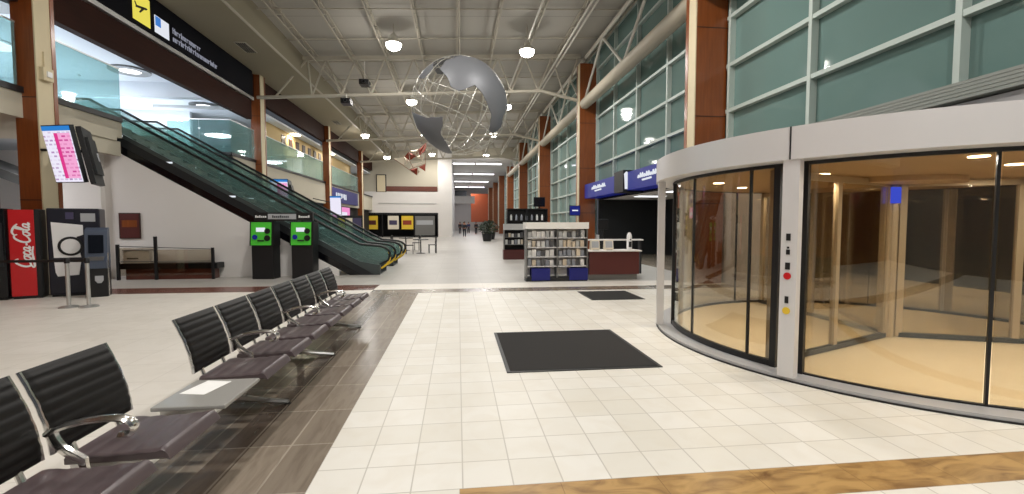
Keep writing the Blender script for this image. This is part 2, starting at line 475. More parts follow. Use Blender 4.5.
# round pipe beams along the windows with their braces
for k in range(1, 5):
    y0, y1 = k*11.4+.52, (k+1)*11.4-.02
    mb = MB().tube([(6.35, y0, 7.55), (6.35, y1, 7.55)], .26, 14)
    b = mb.build('wall_beam', M['beam'], smooth=True); struct(b)
    mb = MB(); n = 2
    L = (y1-y0)/n
    for i in range(n):
        a = y0+i*L+.1
        mb.tube([(6.35, a, 7.75), (6.4, a+L*.5, 9.8)], .06, 6); mb.tube([(6.4, a+L*.5, 9.8), (6.35, a+L-.1, 7.75)], .06, 6)
    mb.tube([(6.4, y0, 9.85), (6.4, y1, 9.85)], .09, 6)
    struct(mb.build('wall_brace', M['steel_white'], smooth=True))
y0, y1 = -6, 11.35
struct(MB().tube([(6.35, y0, 7.55), (6.35, y1, 7.55)], .26, 14).build('wall_beam', M['beam'], smooth=True))

# ---------------------------------------------------------------- left side: ground and upper level
UF = 4.5       # upper floor level
# ground floor wall under the balcony
struct(box('wall_left', M['wood'], -10.9, -10.7, YB, 12.2, 0, 3.9))
struct(box('ceiling_under_balcony', M['beige'], -20, XL, YB, 14.2, 3.9, 4.0))
struct(box('wall_left', M['beige'], XL-.2, XL, YB, 14.4, 4.0, UF))
struct(box('wall_left', M['beige'], XL-.2, XL-.05, 12.0, 14.4, 3.5, 3.9))
# white lit wall beneath the escalator
mb = MB()
xs0, xs1 = -10.2, -3.6
mb.poly([(xs0, 14.46, 0), (xs1, 14.46, 0), (xs1, 14.46, .57*(-3.3-xs1)), (xs0, 14.46, .57*(-3.3-xs0))], None, (0, .06, 0))
struct(mb.build('wall_escalator', M['white']))
struct(box('wall_pier', M['white'], -11.7, -10.0, 14.3, 14.6, 0, 4.0))
struct(box('trim_4', M['darkmetal'], -11.72, -9.98, 14.28, 14.62, 3.95, 4.02))
struct(box('wall_back_left', M['white'], -17, -9.8, 18.6, 18.75, 0, UF-.1))
# sloping stair soffit seen in the opening
mb = MB(); mb.poly([(-16.5, 16.4, 4.2), (-16.5, 16.4, 3.9), (-11.8, 16.4, 2.0), (-11.8, 16.4, 2.3)], None, (0, 1.2, 0))
struct(mb.build('wall_stair_soffit', M['grey_metal']))

def slab(name, x0, x1, y0, y1, zb=None): return struct(box(name, M['slabgrey'], x0, x1, y0, y1, zb or UF-.3, UF))
slab('floor_upper', -20, XL, YB, 14.4)
slab('floor_upper', -20, -11.9, 14.4, 20.75)
slab('floor_upper', -20, XL, 20.75, YF)
struct(box('wall_balcony', M['beige'], XL-.15, XL, 20.75, YF, 3.0, UF))
struct(box('wall_balcony', M['beige'], -11.9, XL, 20.75, 20.9, 3.0, UF))
for a, b in ((YB, 14.4), (20.75, YF)):
    struct(box('trim_5', M['black'], XL-.06, XL+.04, a, b, UF-.06, UF+.07))
struct(box('trim_6', M['black'], -11.9, XL, 20.69, 20.79, UF-.06, UF+.07))
struct(box('trim_6', M['black'], -11.95, -11.85, 14.4, 20.75, UF-.06, UF+.05))

def railing(name, label, pts, z0=UF+.07, h=1.33, n=None):
    """run of glass panes with a slim top rail and clips"""
    t = thing(name, label, 'railing', (pts[0][0], pts[0][1], z0), group='glass balcony railings')
    ox, oy = pts[0]
    for (xa, ya), (xb, yb) in zip(pts, pts[1:]):
        L = math.hypot(xb-xa, yb-ya); k = max(1, round(L/1.45)); a = math.atan2(yb-ya, xb-xa)
        rot = Matrix.Rotation(a, 3, 'Z')
        for i in range(k):
            s = (i+.5)/k; cx, cy = xa+(xb-xa)*s-ox, ya+(yb-ya)*s-oy; w = L/k-.02
            MB().bx(cx-w/2, cx+w/2, cy-.009, cy+.009, 0, h, None, 0, rot).build('glass_pane', M['balglass'], t)
            for q in (.3, .95):
                MB().bx(cx-w/2-.02, cx-w/2+.03, cy-.02, cy+.02, q, q+.05, None, 0, rot).build('clip', M['alu'], t)
        m_ = MB().bx((xa+xb)/2-ox-L/2, (xa+xb)/2-ox+L/2, (ya+yb)/2-oy-.02, (ya+yb)/2-oy+.02, h, h+.035, None, 0, rot)
        m_.build('top_rail', M['alu'], t)
    return t
railing('glass_railing', 'green glass balcony railing left of the nearest left brown column', [(XL, 4.), (XL, 11.3)])
railing('glass_railing', 'green glass balcony railing between the nearest left brown column and the escalators', [(XL, 12.0), (XL, 14.38)])
railing('glass_railing', 'green glass balcony railing with a corner behind the top of the escalators', [(-11.9, 20.75), (XL, 20.75), (XL, 23.0)])
railing('glass_railing', 'long green glass balcony railing in front of the tan wall with dark squares', [(XL, 23.5), (XL, 34.1)])
railing('glass_railing', 'farthest green glass balcony railing on the left, above the blue shop sign', [(XL, 34.9), (XL, 45.5)])

# beams above the balcony
struct(box('wall_header', M['wood_dark'], XL-.2, XL+.02, 11.0, 22.8, 6.38, 7.32))
struct(box('wall_header', M['wood'], XL-.7, XL-.45, YB, 11.4, UF, 8.52))
struct(box('wall_header', M['wood_dark'], XL-.2, XL+.02, 22.8, YF, 7.4, 8.52))
struct(box('trim_7', M['alu'], XL-.05, XL+.14, 11.0, 22.8, 7.25, 7.38))
struct(box('trim_8', M['alu'], -12.5, XL, 20.9, 21.0, 6.38, 6.5))
# upper level ceiling, drop beam, back walls
struct(box('ceiling_upper', M['coolwhite'], -20, XL-.2, YB, YF, 7.05, 7.15))
struct(box('ceiling_drop_beam', M['coolwhite'], -20, XL-.2, 19.6, 20.0, 6.5, 7.05))
struct(box('wall_upper_back', M['coolwhite'], -19, -18.8, YB, YF, UF, 7.05))
struct(box('wall_upper_end', M['coolwhite'], -18.8, -13.0, 24.5, 24.7, UF, 7.05))
tw = struct(box('wall_upper_tan', M['tanwall'], -10.4, -10.2, 26.2, 46.0, UF, 7.05))
mb = MB()
for i in range(7): mb.bx(-10.2, -10.16, 28.5+i*1.2, 29.05+i*1.2, 6.15, 6.75)
struct(mb.build('trim_9', M['darkbrown']))
# round ring lights in the upper ceiling
for y, lb in ((18.2, 'round ring light in the upper white ceiling, nearest above the escalators'), (23.1, 'round ring light in the upper ceiling close to the second left column'), (13.0, 'round ring light in the upper ceiling above the near glass railing')):
    t = thing('ring_light', lb, 'ceiling light', (-11.6, y, 7.05), group='ring lights on the upper level')
    MB().lathe([(.62, -.001), (.62, -.06), (.34, -.06), (.34, -.001)], n=28).build('bezel', M['grey_metal'], t, True)
    MB().lathe([(.33, -.005), (.33, -.04), (.0005, -.045)], n=24).build('lens', M['panel_light'], t)
# bright ceiling panels up there
for x, y in ((-14.5, 16.0), (-14.5, 21.5), (-14.5, 11.0)):
    t = thing('ceiling_light', 'bright rectangular light panel in the upper white ceiling behind the escalators' if y != 11.0 else 'bright rectangular light panel in the upper ceiling behind the near railing', 'ceiling light', (x, y, 7.05), group='upper level light panels')
    box('frame', M['whitepaint'], -1.1, 1.1, -.65, .65, -.05, 0, t); box('diffuser', M['panel_light'], -1., 1., -.55, .55, -.06, -.05, t)
    light('AREA', (0, 0, -.1), 520, (.95, .98, 1), 1.6, t)
for y in (30., 38.):
    t = thing('ceiling_light', 'small warm light panel on the upper level before the tan wall', 'ceiling light', (-9.9, y, 7.05), group='upper level light panels')
    box('diffuser', M['lampsmall'], -.2, .2, -.3, .3, -.05, 0, t); light('AREA', (0, 0, -.1), 60, (1, .88, .68), .4, t)
# lights under the balcony (ground floor, left)
for x, y, p in ((-12.3, 16.0, 110), (-12.5, 12.5, 90), (-7.7, 13.0, 0)):
    if not p: continue
    t = thing('ceiling_light', 'fluorescent panel under the balcony behind the vending machines', 'ceiling light', (x, y, UF-.3), group='light panels under the balcony')
    box('frame', M['whitepaint'], -.75, .75, -.75, .75, -.05, 0, t); box('diffuser', M['panel_light'], -.65, .65, -.65, .65, -.07, -.05, t)
    light('AREA', (0, 0, -.4), p*1.5, (.97, .97, 1), 1.2, t)

# ---------------------------------------------------------------- overhead sign on the left
t = thing('overhead_sign', 'long black overhead direction sign above the balcony opening', 'sign', (XL+.03, 13.2, 7.39))
box('sign_box', M['navy'], 0, .16, 0, 9.35, 0, 1.12, t)
def plate(y0, y1, z0, z1, m, nm): return MB().bx(.16, .175, y0-13.2, y1-13.2, z0-7.39, z1-7.39, None, 0).build(nm, m, t)
p1 = plate(14.75, 15.5, 7.5, 8.32, M['sign_yellow'], 'yellow_pictogram_panel')
mb = MB()   # little aeroplane pictogram: body, wing, tail
yb, zb = 15.12-13.2, .52
mb.poly([(.176, yb-.26, zb-.05), (.176, yb+.2, zb+.05), (.176, yb+.27, zb+.11), (.176, yb+.2, zb+.12), (.176, yb-.25, zb+.02)], None, (.006, 0, 0))
mb.poly([(.176, yb-.02, zb+.0), (.176, yb+.12, zb+.04), (.176, yb-.06, zb-.13), (.176, yb-.12, zb-.13)], None, (.006, 0, 0))
mb.poly([(.176, yb-.25, zb+.0), (.176, yb-.19, zb+.01), (.176, yb-.27, zb+.12), (.176, yb-.31, zb+.11)], None, (.006, 0, 0))
mb.build('aeroplane_mark', M['black'], p1)
p2 = plate(15.72, 16.42, 7.5, 8.02, M['sign_white'], 'white_pictogram_panel')
MB().bx(.175, .181, 15.74-13.2, 16.0-13.2, .33, .61).build('blue_mark', M['sign_blue'], p2)
mb = MB()
rr = random.Random(3)
for (ya, yb_, z) in ((16.6, 18.2, .42), (16.6, 19.3, .17)):
    y = ya
    while y < yb_:
        w = rr.choice((.06, .08, .1)); h = rr.choice((.13, .13, .19))
        y += w+.035
        mb.bx(.16, .172, y-13.2-w, y-13.2-w+.028, z, z+h)
        mb.bx(.16, .172, y-13.2-w, y-13.2, z+.1, z+.13)
        if rr.random() < .5: mb.bx(.16, .172, y-13.2-.028, y-13.2, z, z+.12)
mb.build('lettering', M['sign_text'], t)

# ================================================================ PENDANT LAMPS
lamp0 = None
lamp_spots = [(-2.6, 19.9, 'bright pendant lamp left above the silver globe, biggest of the left row'),
 (3.0, 20.0, 'bright pendant lamp right above the silver globe, biggest of the right row'),
 (-2.75, 28.9, 'pendant lamp touching the left edge of the silver globe'),
 (3.1, 29.4, 'pendant lamp just off the right edge of the silver globe'),
 (-2.7, 39.2, 'pendant lamp half behind the lower left of the silver globe'),
 (3.0, 38.6, 'pendant lamp showing through the lower right of the silver globe'),
 (-2.7, 50.4, 'pendant lamp right of the red and white hanging kite'),
 (3.1, 50.6, 'pendant lamp below the globe, just before the light strips'),
 (-6.9, 36.0, 'pendant lamp above the far left truss chord next to the bulkhead'),
 (-7.0, 47.5, 'small pendant lamp left of the red and white hanging kite'),
 (-2.7, 10.0, 'pendant lamp out of view above the far black bench'), (3.0, 10.0, 'pendant lamp out of view above the entrance mat and revolving door'),
 (-2.7, .5, 'pendant lamp out of view above the near black bench'), (3.0, .5, 'pendant lamp out of view above the ochre marble band'),
 (-2.7, -7., 'rearmost pendant lamp out of view on the bench side'), (3.0, -7., 'rearmost pendant lamp out of view on the window side')]
LP = 255
for x, y, lb in lamp_spots:
    zl = 9.0 if x > -6 else 8.1
    if x < -6: zl = 8.2
    t = thing('pendant_lamp', lb, 'lamp', (x, y, zl), group='pendant lamps under the roof')
    MB().lathe([(.07, .42), (.12, .36), (.16, .2), (.3, .1), (.34, .0), (.31, .0), (.27, .08), (.0005, .09)], n=20).build('reflector', M['steel_white'], t, True)
    MB().lathe([(.3, .02), (.31, -.06), (.26, -.17), (.14, -.24), (.0005, -.26)], n=18).build('lens', M['lamp'], t, True)
    MB().tube([(0, 0, .4), (0, 0, zc(x)-zl)], .015, 6).build('rod', M['steel'], t)
    far = y > 30
    light('AREA', (0, 0, -.3), LP*(.85 if far else 1.), (1, .965, .92), .5, t)
    light('POINT', (0, 0, -.5), LP*.21, (1, .96, .91), .2, t)

# ================================================================ GLOBE
GC = Vector((.08, 14., 5.07)); GR = 1.42
t = thing('hanging_globe', 'large openwork silver globe hanging on a rod from the roof', 'sculpture', GC)
CAM = Vector((0, 0, 1.6))
D = (GC-CAM).normalized(); GX = D.cross(Vector((0, 0, 1))).normalized(); GZ = GX.cross(D)
def gp(x, y, r=GR, back=False):
    q = math.sqrt(max(0, 1-x*x-y*y)); return (GX*x+GZ*y+D*(q if back else -q))*r
tilt = Matrix.Rotation(R(23), 3, Vector((0, 1, .2)).normalized())
mb = MB()
for la in range(-60, 90, 20):
    z = math.sin(R(la)); q = math.cos(R(la))
    mb.tube([tilt @ Vector((q*math.cos(2*PI*j/48), q*math.sin(2*PI*j/48), z))*GR for j in range(48)], .011, 5, None, True)
for lo in range(0, 180, 20):
    mb.tube([tilt @ Matrix.Rotation(R(lo), 3, 'Z') @ Vector((math.cos(2*PI*j/48), 0, math.sin(2*PI*j/48)))*GR for j in range(48)], .011, 5, None, True)
mb.build('wire_lattice', M['globe_wire'], t)
MB().tube([tilt @ Vector((0, 0, GR*1.03)), tilt @ Vector((0, 0, -GR*1.03))], .008, 8).build('axis', M['globe_wire'], t)
def inside(p, poly):
    c = False; n = len(poly)
    for i in range(n):
        (x1, y1), (x2, y2) = poly[i], poly[i-1]
        if (y1 > p[1]) != (y2 > p[1]) and p[0] < (x2-x1)*(p[1]-y1)/(y2-y1)+x1: c = not c
    return c
def land(poly, back=False):
    # a curved sheet following the sphere, cut to the outline, with its own thickness
    N = 120; mb = MB(); V = {}
    def vert(i, j):
        if (i, j) not in V:
            x, y = -1+2*i/N, -1+2*j/N
            l = math.hypot(x, y)
            if l > .995: x, y = x/l*.995, y/l*.995
            V[i, j] = mb.bm.verts.new(gp(x, y, GR*1.004, back))
        return V[i, j]
    for i in range(N):
        for j in range(N):
            if inside((-1+2*(i+.5)/N, -1+2*(j+.5)/N), poly):
                mb.bm.faces.new((vert(i, j), vert(i+1, j), vert(i+1, j+1), vert(i, j+1)))
    bd = [v for v in mb.bm.verts if any(len(e.link_faces) == 1 for e in v.link_edges)]
    for _ in range(6): bmesh.ops.smooth_vert(mb.bm, verts=bd, factor=.5, use_axis_x=True, use_axis_y=True, use_axis_z=True)
    for v in mb.bm.verts: v.co = v.co.normalized()*GR*1.004
    o = mb.build('continent', M['globe_plate'], t, True)
    so = o.modifiers.new('thick', 'SOLIDIFY'); so.thickness = .012; so.offset = 0
    return o
def N_(pts): return [((x-259)/215, (262-y)/215) for x, y in pts]
land(N_([(175, 118), (200, 80), (262, 52), (330, 60), (380, 85), (425, 135), (462, 200), (470, 262), (448, 300), (442, 345), (410, 370), (380, 366), (388, 290), (352, 215), (318, 180), (285, 196), (255, 206), (222, 190), (206, 150)]))
land(N_([(48, 285), (80, 296), (120, 308), (190, 302), (192, 338), (178, 370), (208, 420), (228, 466), (190, 470), (120, 420), (70, 360)]))
land(N_([(150, 120), (110, 160), (80, 150), (110, 110), (150, 85)]))
land(N_([(300, 120), (250, 200), (200, 260), (230, 120)]), True) if False else None
land(N_([(120, 60), (240, 30), (300, 90), (220, 130), (150, 120)]), True)
MB().tube([(0, 0, GR*.98), (0, 0, zc(.08)-GC.z)], .02, 8).build('rod', M['steel'], t)
MB().lathe([(.0005, GR+.02), (.1, GR+.02), (.14, GR-.04), (.0005, GR-.06)], n=16).build('hub', M['globe_plate'], t)

# ================================================================ KITE
kc = Vector((-2.68, 28, 5.45))
t = thing('hanging_kite', 'red and white faceted kite sculpture hanging before the far wall', 'sculpture', kc)
def kp(px, py, d=0.): return Vector(((px-412)*.0605, d, -(py-158)*.0605))
K = lambda a, b: kp(385+a/10.98, 135+b/10.98)
tris = [((450, 90), (360, 165), (380, 235), 'kite_red'), ((450, 90), (440, 180), (385, 215), 'kite_red'), ((360, 155), (275, 185), (345, 235), 'kite_white'),
        ((265, 190), (215, 235), (270, 280), 'kite_red'), ((265, 190), (345, 240), (275, 275), 'kite_red'), ((215, 240), (105, 265), (215, 330), 'kite_white'),
        ((215, 240), (275, 285), (225, 335), 'kite_white'), ((290, 310), (420, 295), (270, 375), 'kite_white'), ((270, 375), (360, 360), (345, 435), 'kite_red'),
        ((365, 350), (440, 310), (435, 395), 'kite_red'), ((440, 190), (345, 245), (410, 280), 'kite_white'), ((355, 365), (380, 400), (345, 435), 'kite_white')]
for i, (a, b, c, m) in enumerate(tris):
    a, b, c = K(*a), K(*b), K(*c); g = (a+b+c)/3; dep = .28 if i % 2 else -.28
    for p, dd in ((a, .15), (b, -.2), (c, .1)): p.y += dd*(1 if i % 3 else -1)
    top = g+Vector((0, dep, 0))
    mb = MB(); vs = [mb.bm.verts.new(p) for p in (a, b, c, top)]
    for q in ((0, 1, 2), (0, 1, 3), (1, 2, 3), (2, 0, 3)): mb.bm.faces.new([vs[j] for j in q])
    mb.build('red_sail' if m == 'kite_red' else 'white_sail', M[m], t)['label'] = 'rust red triangular sail' if m == 'kite_red' else 'cream white triangular sail'
mb = MB()
for a, b in (((450, 90), (270, 280)), ((105, 265), (345, 435)), ((270, 280), (345, 435)), ((440, 190), (435, 395)), ((215, 240), (440, 190)), ((270, 375), (440, 310))):
    mb.tube([K(*a), K(*b)], .015, 5)
mb.build('spars', M['wood'], t)
MB().tube([K(450, 90), Vector((.6, 0, zc(-2)-kc.z))], .006, 4).build('wire', M['steel'], t)
MB().tube([K(215, 240), Vector((-.8, 0, zc(-3.5)-kc.z))], .006, 4).build('wire', M['steel'], t)

# projectors / cameras up in the truss
for (x, y, z, lb) in ((-4.35, 22.9, 8.25, 'dark box camera under the truss, the one nearer the globe'), (-5.2, 22.9, 7.35, 'dark box camera under the truss chord, farther from the globe')):
    t = thing('truss_camera', lb, 'camera', (x, y, z), group='box cameras on the truss')
    box('housing', M['black'], -.22, .22, -.3, .3, -.14, .1, t, .02)
    MB().lathe([(.09, 0), (.09, -.12), (.06, -.12), (.06, 0)], (0, -.3, -.02), 14, None, 'Y').build('lens_hood', M['darkmetal'], t)
    zt = (zc(x)-.48) - z if z > 8 else 8.0+.055*x-z
    MB().tube([(0, 0, .1), (0, 0, zt)], .025, 6).build('bracket', M['steel_white'], t)

# ================================================================ REVOLVING DOOR
DC = (6.0, 5.75)
dr = thing('revolving_door', 'large round glass revolving door with pale metal fascia', 'door', (DC[0], DC[1], 0))
O = (0, 0)
MB().arc(O, 2.84, 3.1, 0, 360, 0, .045, 96).build('sill_ring', M['sill'], dr)
MB().arc(O, 3.1, 3.112, 0, 360, 0, .016, 96).build('base_seal', M['black'], dr)
MB().arc(O, 2.832, 2.84, 0, 360, 0, .05, 96).build('sill_edge', M['black'], dr)
MB().arc(O, 3.0, 3.14, 0, 360, 2.225, 2.545, 96).build('fascia', M['alu_white'], dr, True)
MB().arc(O, 2.83, 3.13, 0, 360, 2.226, 2.24, 96).build('soffit_ring', M['alu_white'], dr)
MB().arc(O, 2.832, 2.89, 0, 360, 2.19, 2.225, 96).build('head_seal', M['black'], dr)
MB().arc(O, .01, 3.0, 0, 360, 2.45, 2.5, 64).build('roof', M['grey_metal'], dr)
MB().arc(O, .01, 2.83, 0, 360, 2.2, 2.24, 64).build('canopy_ceiling', M['tan'], dr)['label'] = 'tan ceiling panel inside the drum'
MB().arc(O, .02, 2.832, 0, 360, .001, .006, 64).build('drum_floor', M['darkfloor'], dr)['label'] = 'tan floor inside the drum'
for a in (209.1,): MB().arc(O, 3.138, 3.146, a-.12, a+.12, 2.225, 2.545, 1).build('fascia_seam', M['darkmetal'], dr)
def postp(a, w): 
    h = math.degrees(w/2/3.05)
    return MB().arc(O, 3.02, 3.12, a-h, a+h, .045, 2.225, 3).build('jamb_post', M['alu_white'], dr)
post = postp(209.2, .15)
for a, w in ((161., .13), (341., .13), (29., .17)): postp(a, w)
def stile(a, w=.045, r0=2.85, r1=2.88, z0=.045, z1=2.2, nm='mullion'):
    h = math.degrees(w/2/3.0); return MB().arc(O, r0, r1, a-h, a+h, z0, z1, 2).build(nm, M['black'], dr)
muls = [178.4, 198.3, 237.2, 262, 287, 312, 5, 50, 75, 100, 125, 145]
for a in muls: stile(a, .024)
for a, w in ((204.6, .07), (209.8, .08), (160.6, .05)): stile(a, w, 2.84, 2.9, nm='black_frame')
cuts = sorted([160.6, 204.6, 209.8, 341., 29.]+[a for a in muls])
for i, a in enumerate(cuts):
    b = cuts[(i+1) % len(cuts)]
    if b < a: b += 360
    if b-a < 1.8 or (a == 204.6): continue
    MB().arc(O, 2.86, 2.872, a+.5, b-.5, .05, 2.195, 14).build('curved_glass', M['drumglass'], dr, True)
MB().arc(O, 2.84, 2.89, 161, 204.6, .045, .11, 24).build('bottom_rail', M['black'], dr)
MB().arc(O, 2.845, 2.885, 210, 340, .045, .06, 40).build('bottom_rail', M['black'], dr)
# stickers on the main post
for z, m, w, h in ((1.46, 'black', .04, .07), (1.31, 'black', .035, .05), (1.17, 'black', .045, .07), (.83, 'black', .035, .07), (1.355, 'black', .02, .02)):
    da = math.degrees(w/2/3.12)
    MB().arc(O, 3.12, 3.126, 209.1-da, 209.1+da, z-h/2, z+h/2, 2).build('sticker', M[m], post)
for z, m in ((1.07, 'red'), (.72, 'yellow')):
    a = R(209.1); c = Vector((3.122*math.cos(a), 3.122*math.sin(a), z)); rot = Matrix.Rotation(a, 3, 'Z')
    mb = MB().lathe([(.036, 0), (.036, .006)], n=20, axis='X')
    for v in mb.bm.verts: v.co = rot @ v.co + c
    mb.build('round_sticker', M[m], post)['label'] = 'round %s sticker on the post' % m
# wings
for a in (202, 338, 90):
    w = bpy.data.objects.new('wing', None); COL.objects.link(w); w.parent = dr; w.rotation_euler = (0, 0, R(a))
    f = MB()
    for x in (.12, 1.42, 2.72): f.bx(x-.04, x+.04, -.03, .03, .02, 2.18)
    f.bx(.12, 2.72, -.03, .03, 2.1, 2.18)
    f.build('wing_frame', M['champagne'], w)
    box('bottom_rail', M['darkmetal'], .12, 2.76, -.032, .032, .012, .075, w)
    box('wing_glass', M['drumglass'], .16, 2.68, -.006, .006, .075, 2.1, w)
MB().lathe([(.07, .006), (.07, 2.2)], n=14).build('centre_pole', M['champagne'], dr)
MB().bx(-.13, .0, -.12, .0, 1.87, 2.09).build('blue_indicator', glow('blue_indicator_glow', (62, 84, 240), 1.3), dr)['label'] = 'glowing blue indicator on the centre pole'
MB().lathe([(.75, 2.13), (.75, 2.2)], n=32).build('ceiling_rose', M['tan'], dr)
for i, (x, y) in enumerate(((-1.55, -.55), (-.35, -1.65), (-2.1, .8), (1.0, -1.5), (-1.2, 1.6), (.4, 1.9), (1.7, .4), (-1.35, -2.1))):
    MB().lathe([(.075, 2.2), (.075, 2.192), (.055, 2.192), (.0005, 2.19)], (x, y, 0), 16).build('downlight', M['lampsmall'], dr)
    if i in (0, 1, 2, 3, 5, 7): light('AREA', (x, y, 2.17), 27, (1, .95, .86), .2, dr)

struct(box('wall_vestibule', M['dark'], 12.5, 12.6, 0, 13.5, 0, 3.2)); struct(box('wall_vestibule', M['beige'], XW+.1, 12.5, -.1, 0, 0, 3.2)); struct(box('wall_vestibule', M['beige'], XW+.1, 12.5, 13.5, 13.6, 0, 3.2))  # lit room added beyond the drum to lift the tone behind its glass
struct(box('ceiling_vestibule', M['white'], XW+.1, 12.5, 0, 13.5, 3.1, 3.2)); struct(box('floor_vestibule', M['beige_floor'], 7.1, 12.5, 0, 13.5, -.015, 0.))
for x, y, lb in ((10.6, 3.0, 'added light panel brightening the view through the revolving door, nearer one'), (10.6, 9.5, 'added light panel brightening the view through the revolving door, farther one')):  # panels added to brighten what shows through the door glass
    t = thing('ceiling_light', lb, 'ceiling light', (x, y, 3.1), group='added lights beyond the revolving door')
    box('frame', M['whitepaint'], -.4, .4, -.4, .4, -.04, 0, t); box('diffuser', M['lampsmall'], -.3, .3, -.3, .3, -.05, -.04, t); light('AREA', (0, 0, -.1), 70, (1, .86, .66), .6, t)
# ================================================================ MATS
def floor_mat(x0, x1, y0, y1, lb):
    t = thing('entrance_mat', lb, 'mat', (x0, y0, 0), group=None)
    box('carpet', M['mat'], .04, x1-x0-.04, .04, y1-y0-.04, .001, .012, t)
    mb = MB()
    mb.bx(0, x1-x0, 0, .04, .001, .009); mb.bx(0, x1-x0, y1-y0-.04, y1-y0, .001, .009); mb.bx(0, .04, .04, y1-y0-.04, .001, .009); mb.bx(x1-x0-.04, x1-x0, .04, y1-y0-.04, .001, .009)
    mb.build('rubber_border', M['rubber'], t)
floor_mat(.51, 2.25, 4.8, 6.6, 'large charcoal entrance mat on the white tiles before the revolving door')
floor_mat(2.75, 3.9, 9.2, 10.4, 'small dark mat left of the revolving door near the counter')

# ================================================================ BEAM BENCHES
def bez(p0, p1, p2, n=8): return [Vector(p0)*(1-s)**2+Vector(p1)*2*s*(1-s)+Vector(p2)*s*s for s in [i/n for i in range(n+1)]]
def ribbed(prof_front, prof_back, y0, y1, name, m, parent):
    """closed profile in XZ, swept across the width with softened sides"""
    mb = MB(); loop = prof_front+prof_back[::-1]
    cx = sum(p[0] for p in loop)/len(loop); cz = sum(p[1] for p in loop)/len(loop)
    secs = [(y0, .93), (y0+.012, .985), (y0+.03, 1.), (y1-.03, 1.), (y1-.012, .985), (y1, .93)]
    rings = []
    nf = len(prof_front)
    for y, s in secs:
        ring = []
        for i in range(nf):
            f, b = prof_front[i], prof_back[i]
            mx, mz = (f[0]+b[0])/2, (f[1]+b[1])/2
            k = 1.-(1.-s)*6
            ring.append(mb.bm.verts.new((mx+(f[0]-mx)*k, y, mz+(f[1]-mz)*k)))
        for i in reversed(range(nf)):
            f, b = prof_front[i], prof_back[i]
            mx, mz = (f[0]+b[0])/2, (f[1]+b[1])/2
            k = 1.-(1.-s)*6
            ring.append(mb.bm.verts.new((mx+(b[0]-mx)*k, y, mz+(b[1]-mz)*k)))
        rings.append(ring)
    n = len(rings[0])
    for A, B in zip(rings, rings[1:]):
        for j in range(n): mb.bm.faces.new((A[j], A[(j+1) % n], B[(j+1) % n], B[j]))
    mb.bm.faces.new(rings[0][::-1]); mb.bm.faces.new(rings[-1])
    return mb.build(name, m, parent, True)
BX = -1.9   # bench root x
PB = (Vector((-1.965-BX, .475)), Vector((-1.975-BX, .67)), Vector((-2.095-BX, .885)))
def back_profile(n=49):
    fr, bk = [], []
    for i in range(n):
        s = i/(n-1)
        p = PB[0]*(1-s)**2+PB[1]*2*s*(1-s)+PB[2]*s*s
        tdir = ((PB[1]-PB[0])*(1-s)+(PB[2]-PB[1])*s).normalized()
        nr = Vector((tdir.y, -tdir.x))
        rib = .006*abs(math.sin(PI*s*8)) if .08 < s < .92 else 0
        e = math.sqrt(max(0, 1-(2*s-1)**16))
        f = p+nr*(.012+rib)*max(e, .3); b = p-nr*.024*max(e, .3)
        fr.append((f.x, f.y)); bk.append((b.x, b.y))
    return fr, bk
def seat_profile(n=41):
    fr, bk = [], []
    for i in range(n):
        s = i/(n-1)
        x = (-1.95-BX)+s*.49
        top = .438+.022*s-.012*math.sin(PI*s)
        if s > .86: top += .012*math.sin((s-.86)/.14*PI)-.06*((s-.86)/.14)**3
        rib = .005*abs(math.sin(PI*s*5)) if s < .84 else 0
        fr.append((x, top+rib)); bk.append((x-(.0 if s < .95 else .004), .390+.006*s))
    return fr, bk
BP, SP = back_profile(), seat_profile()
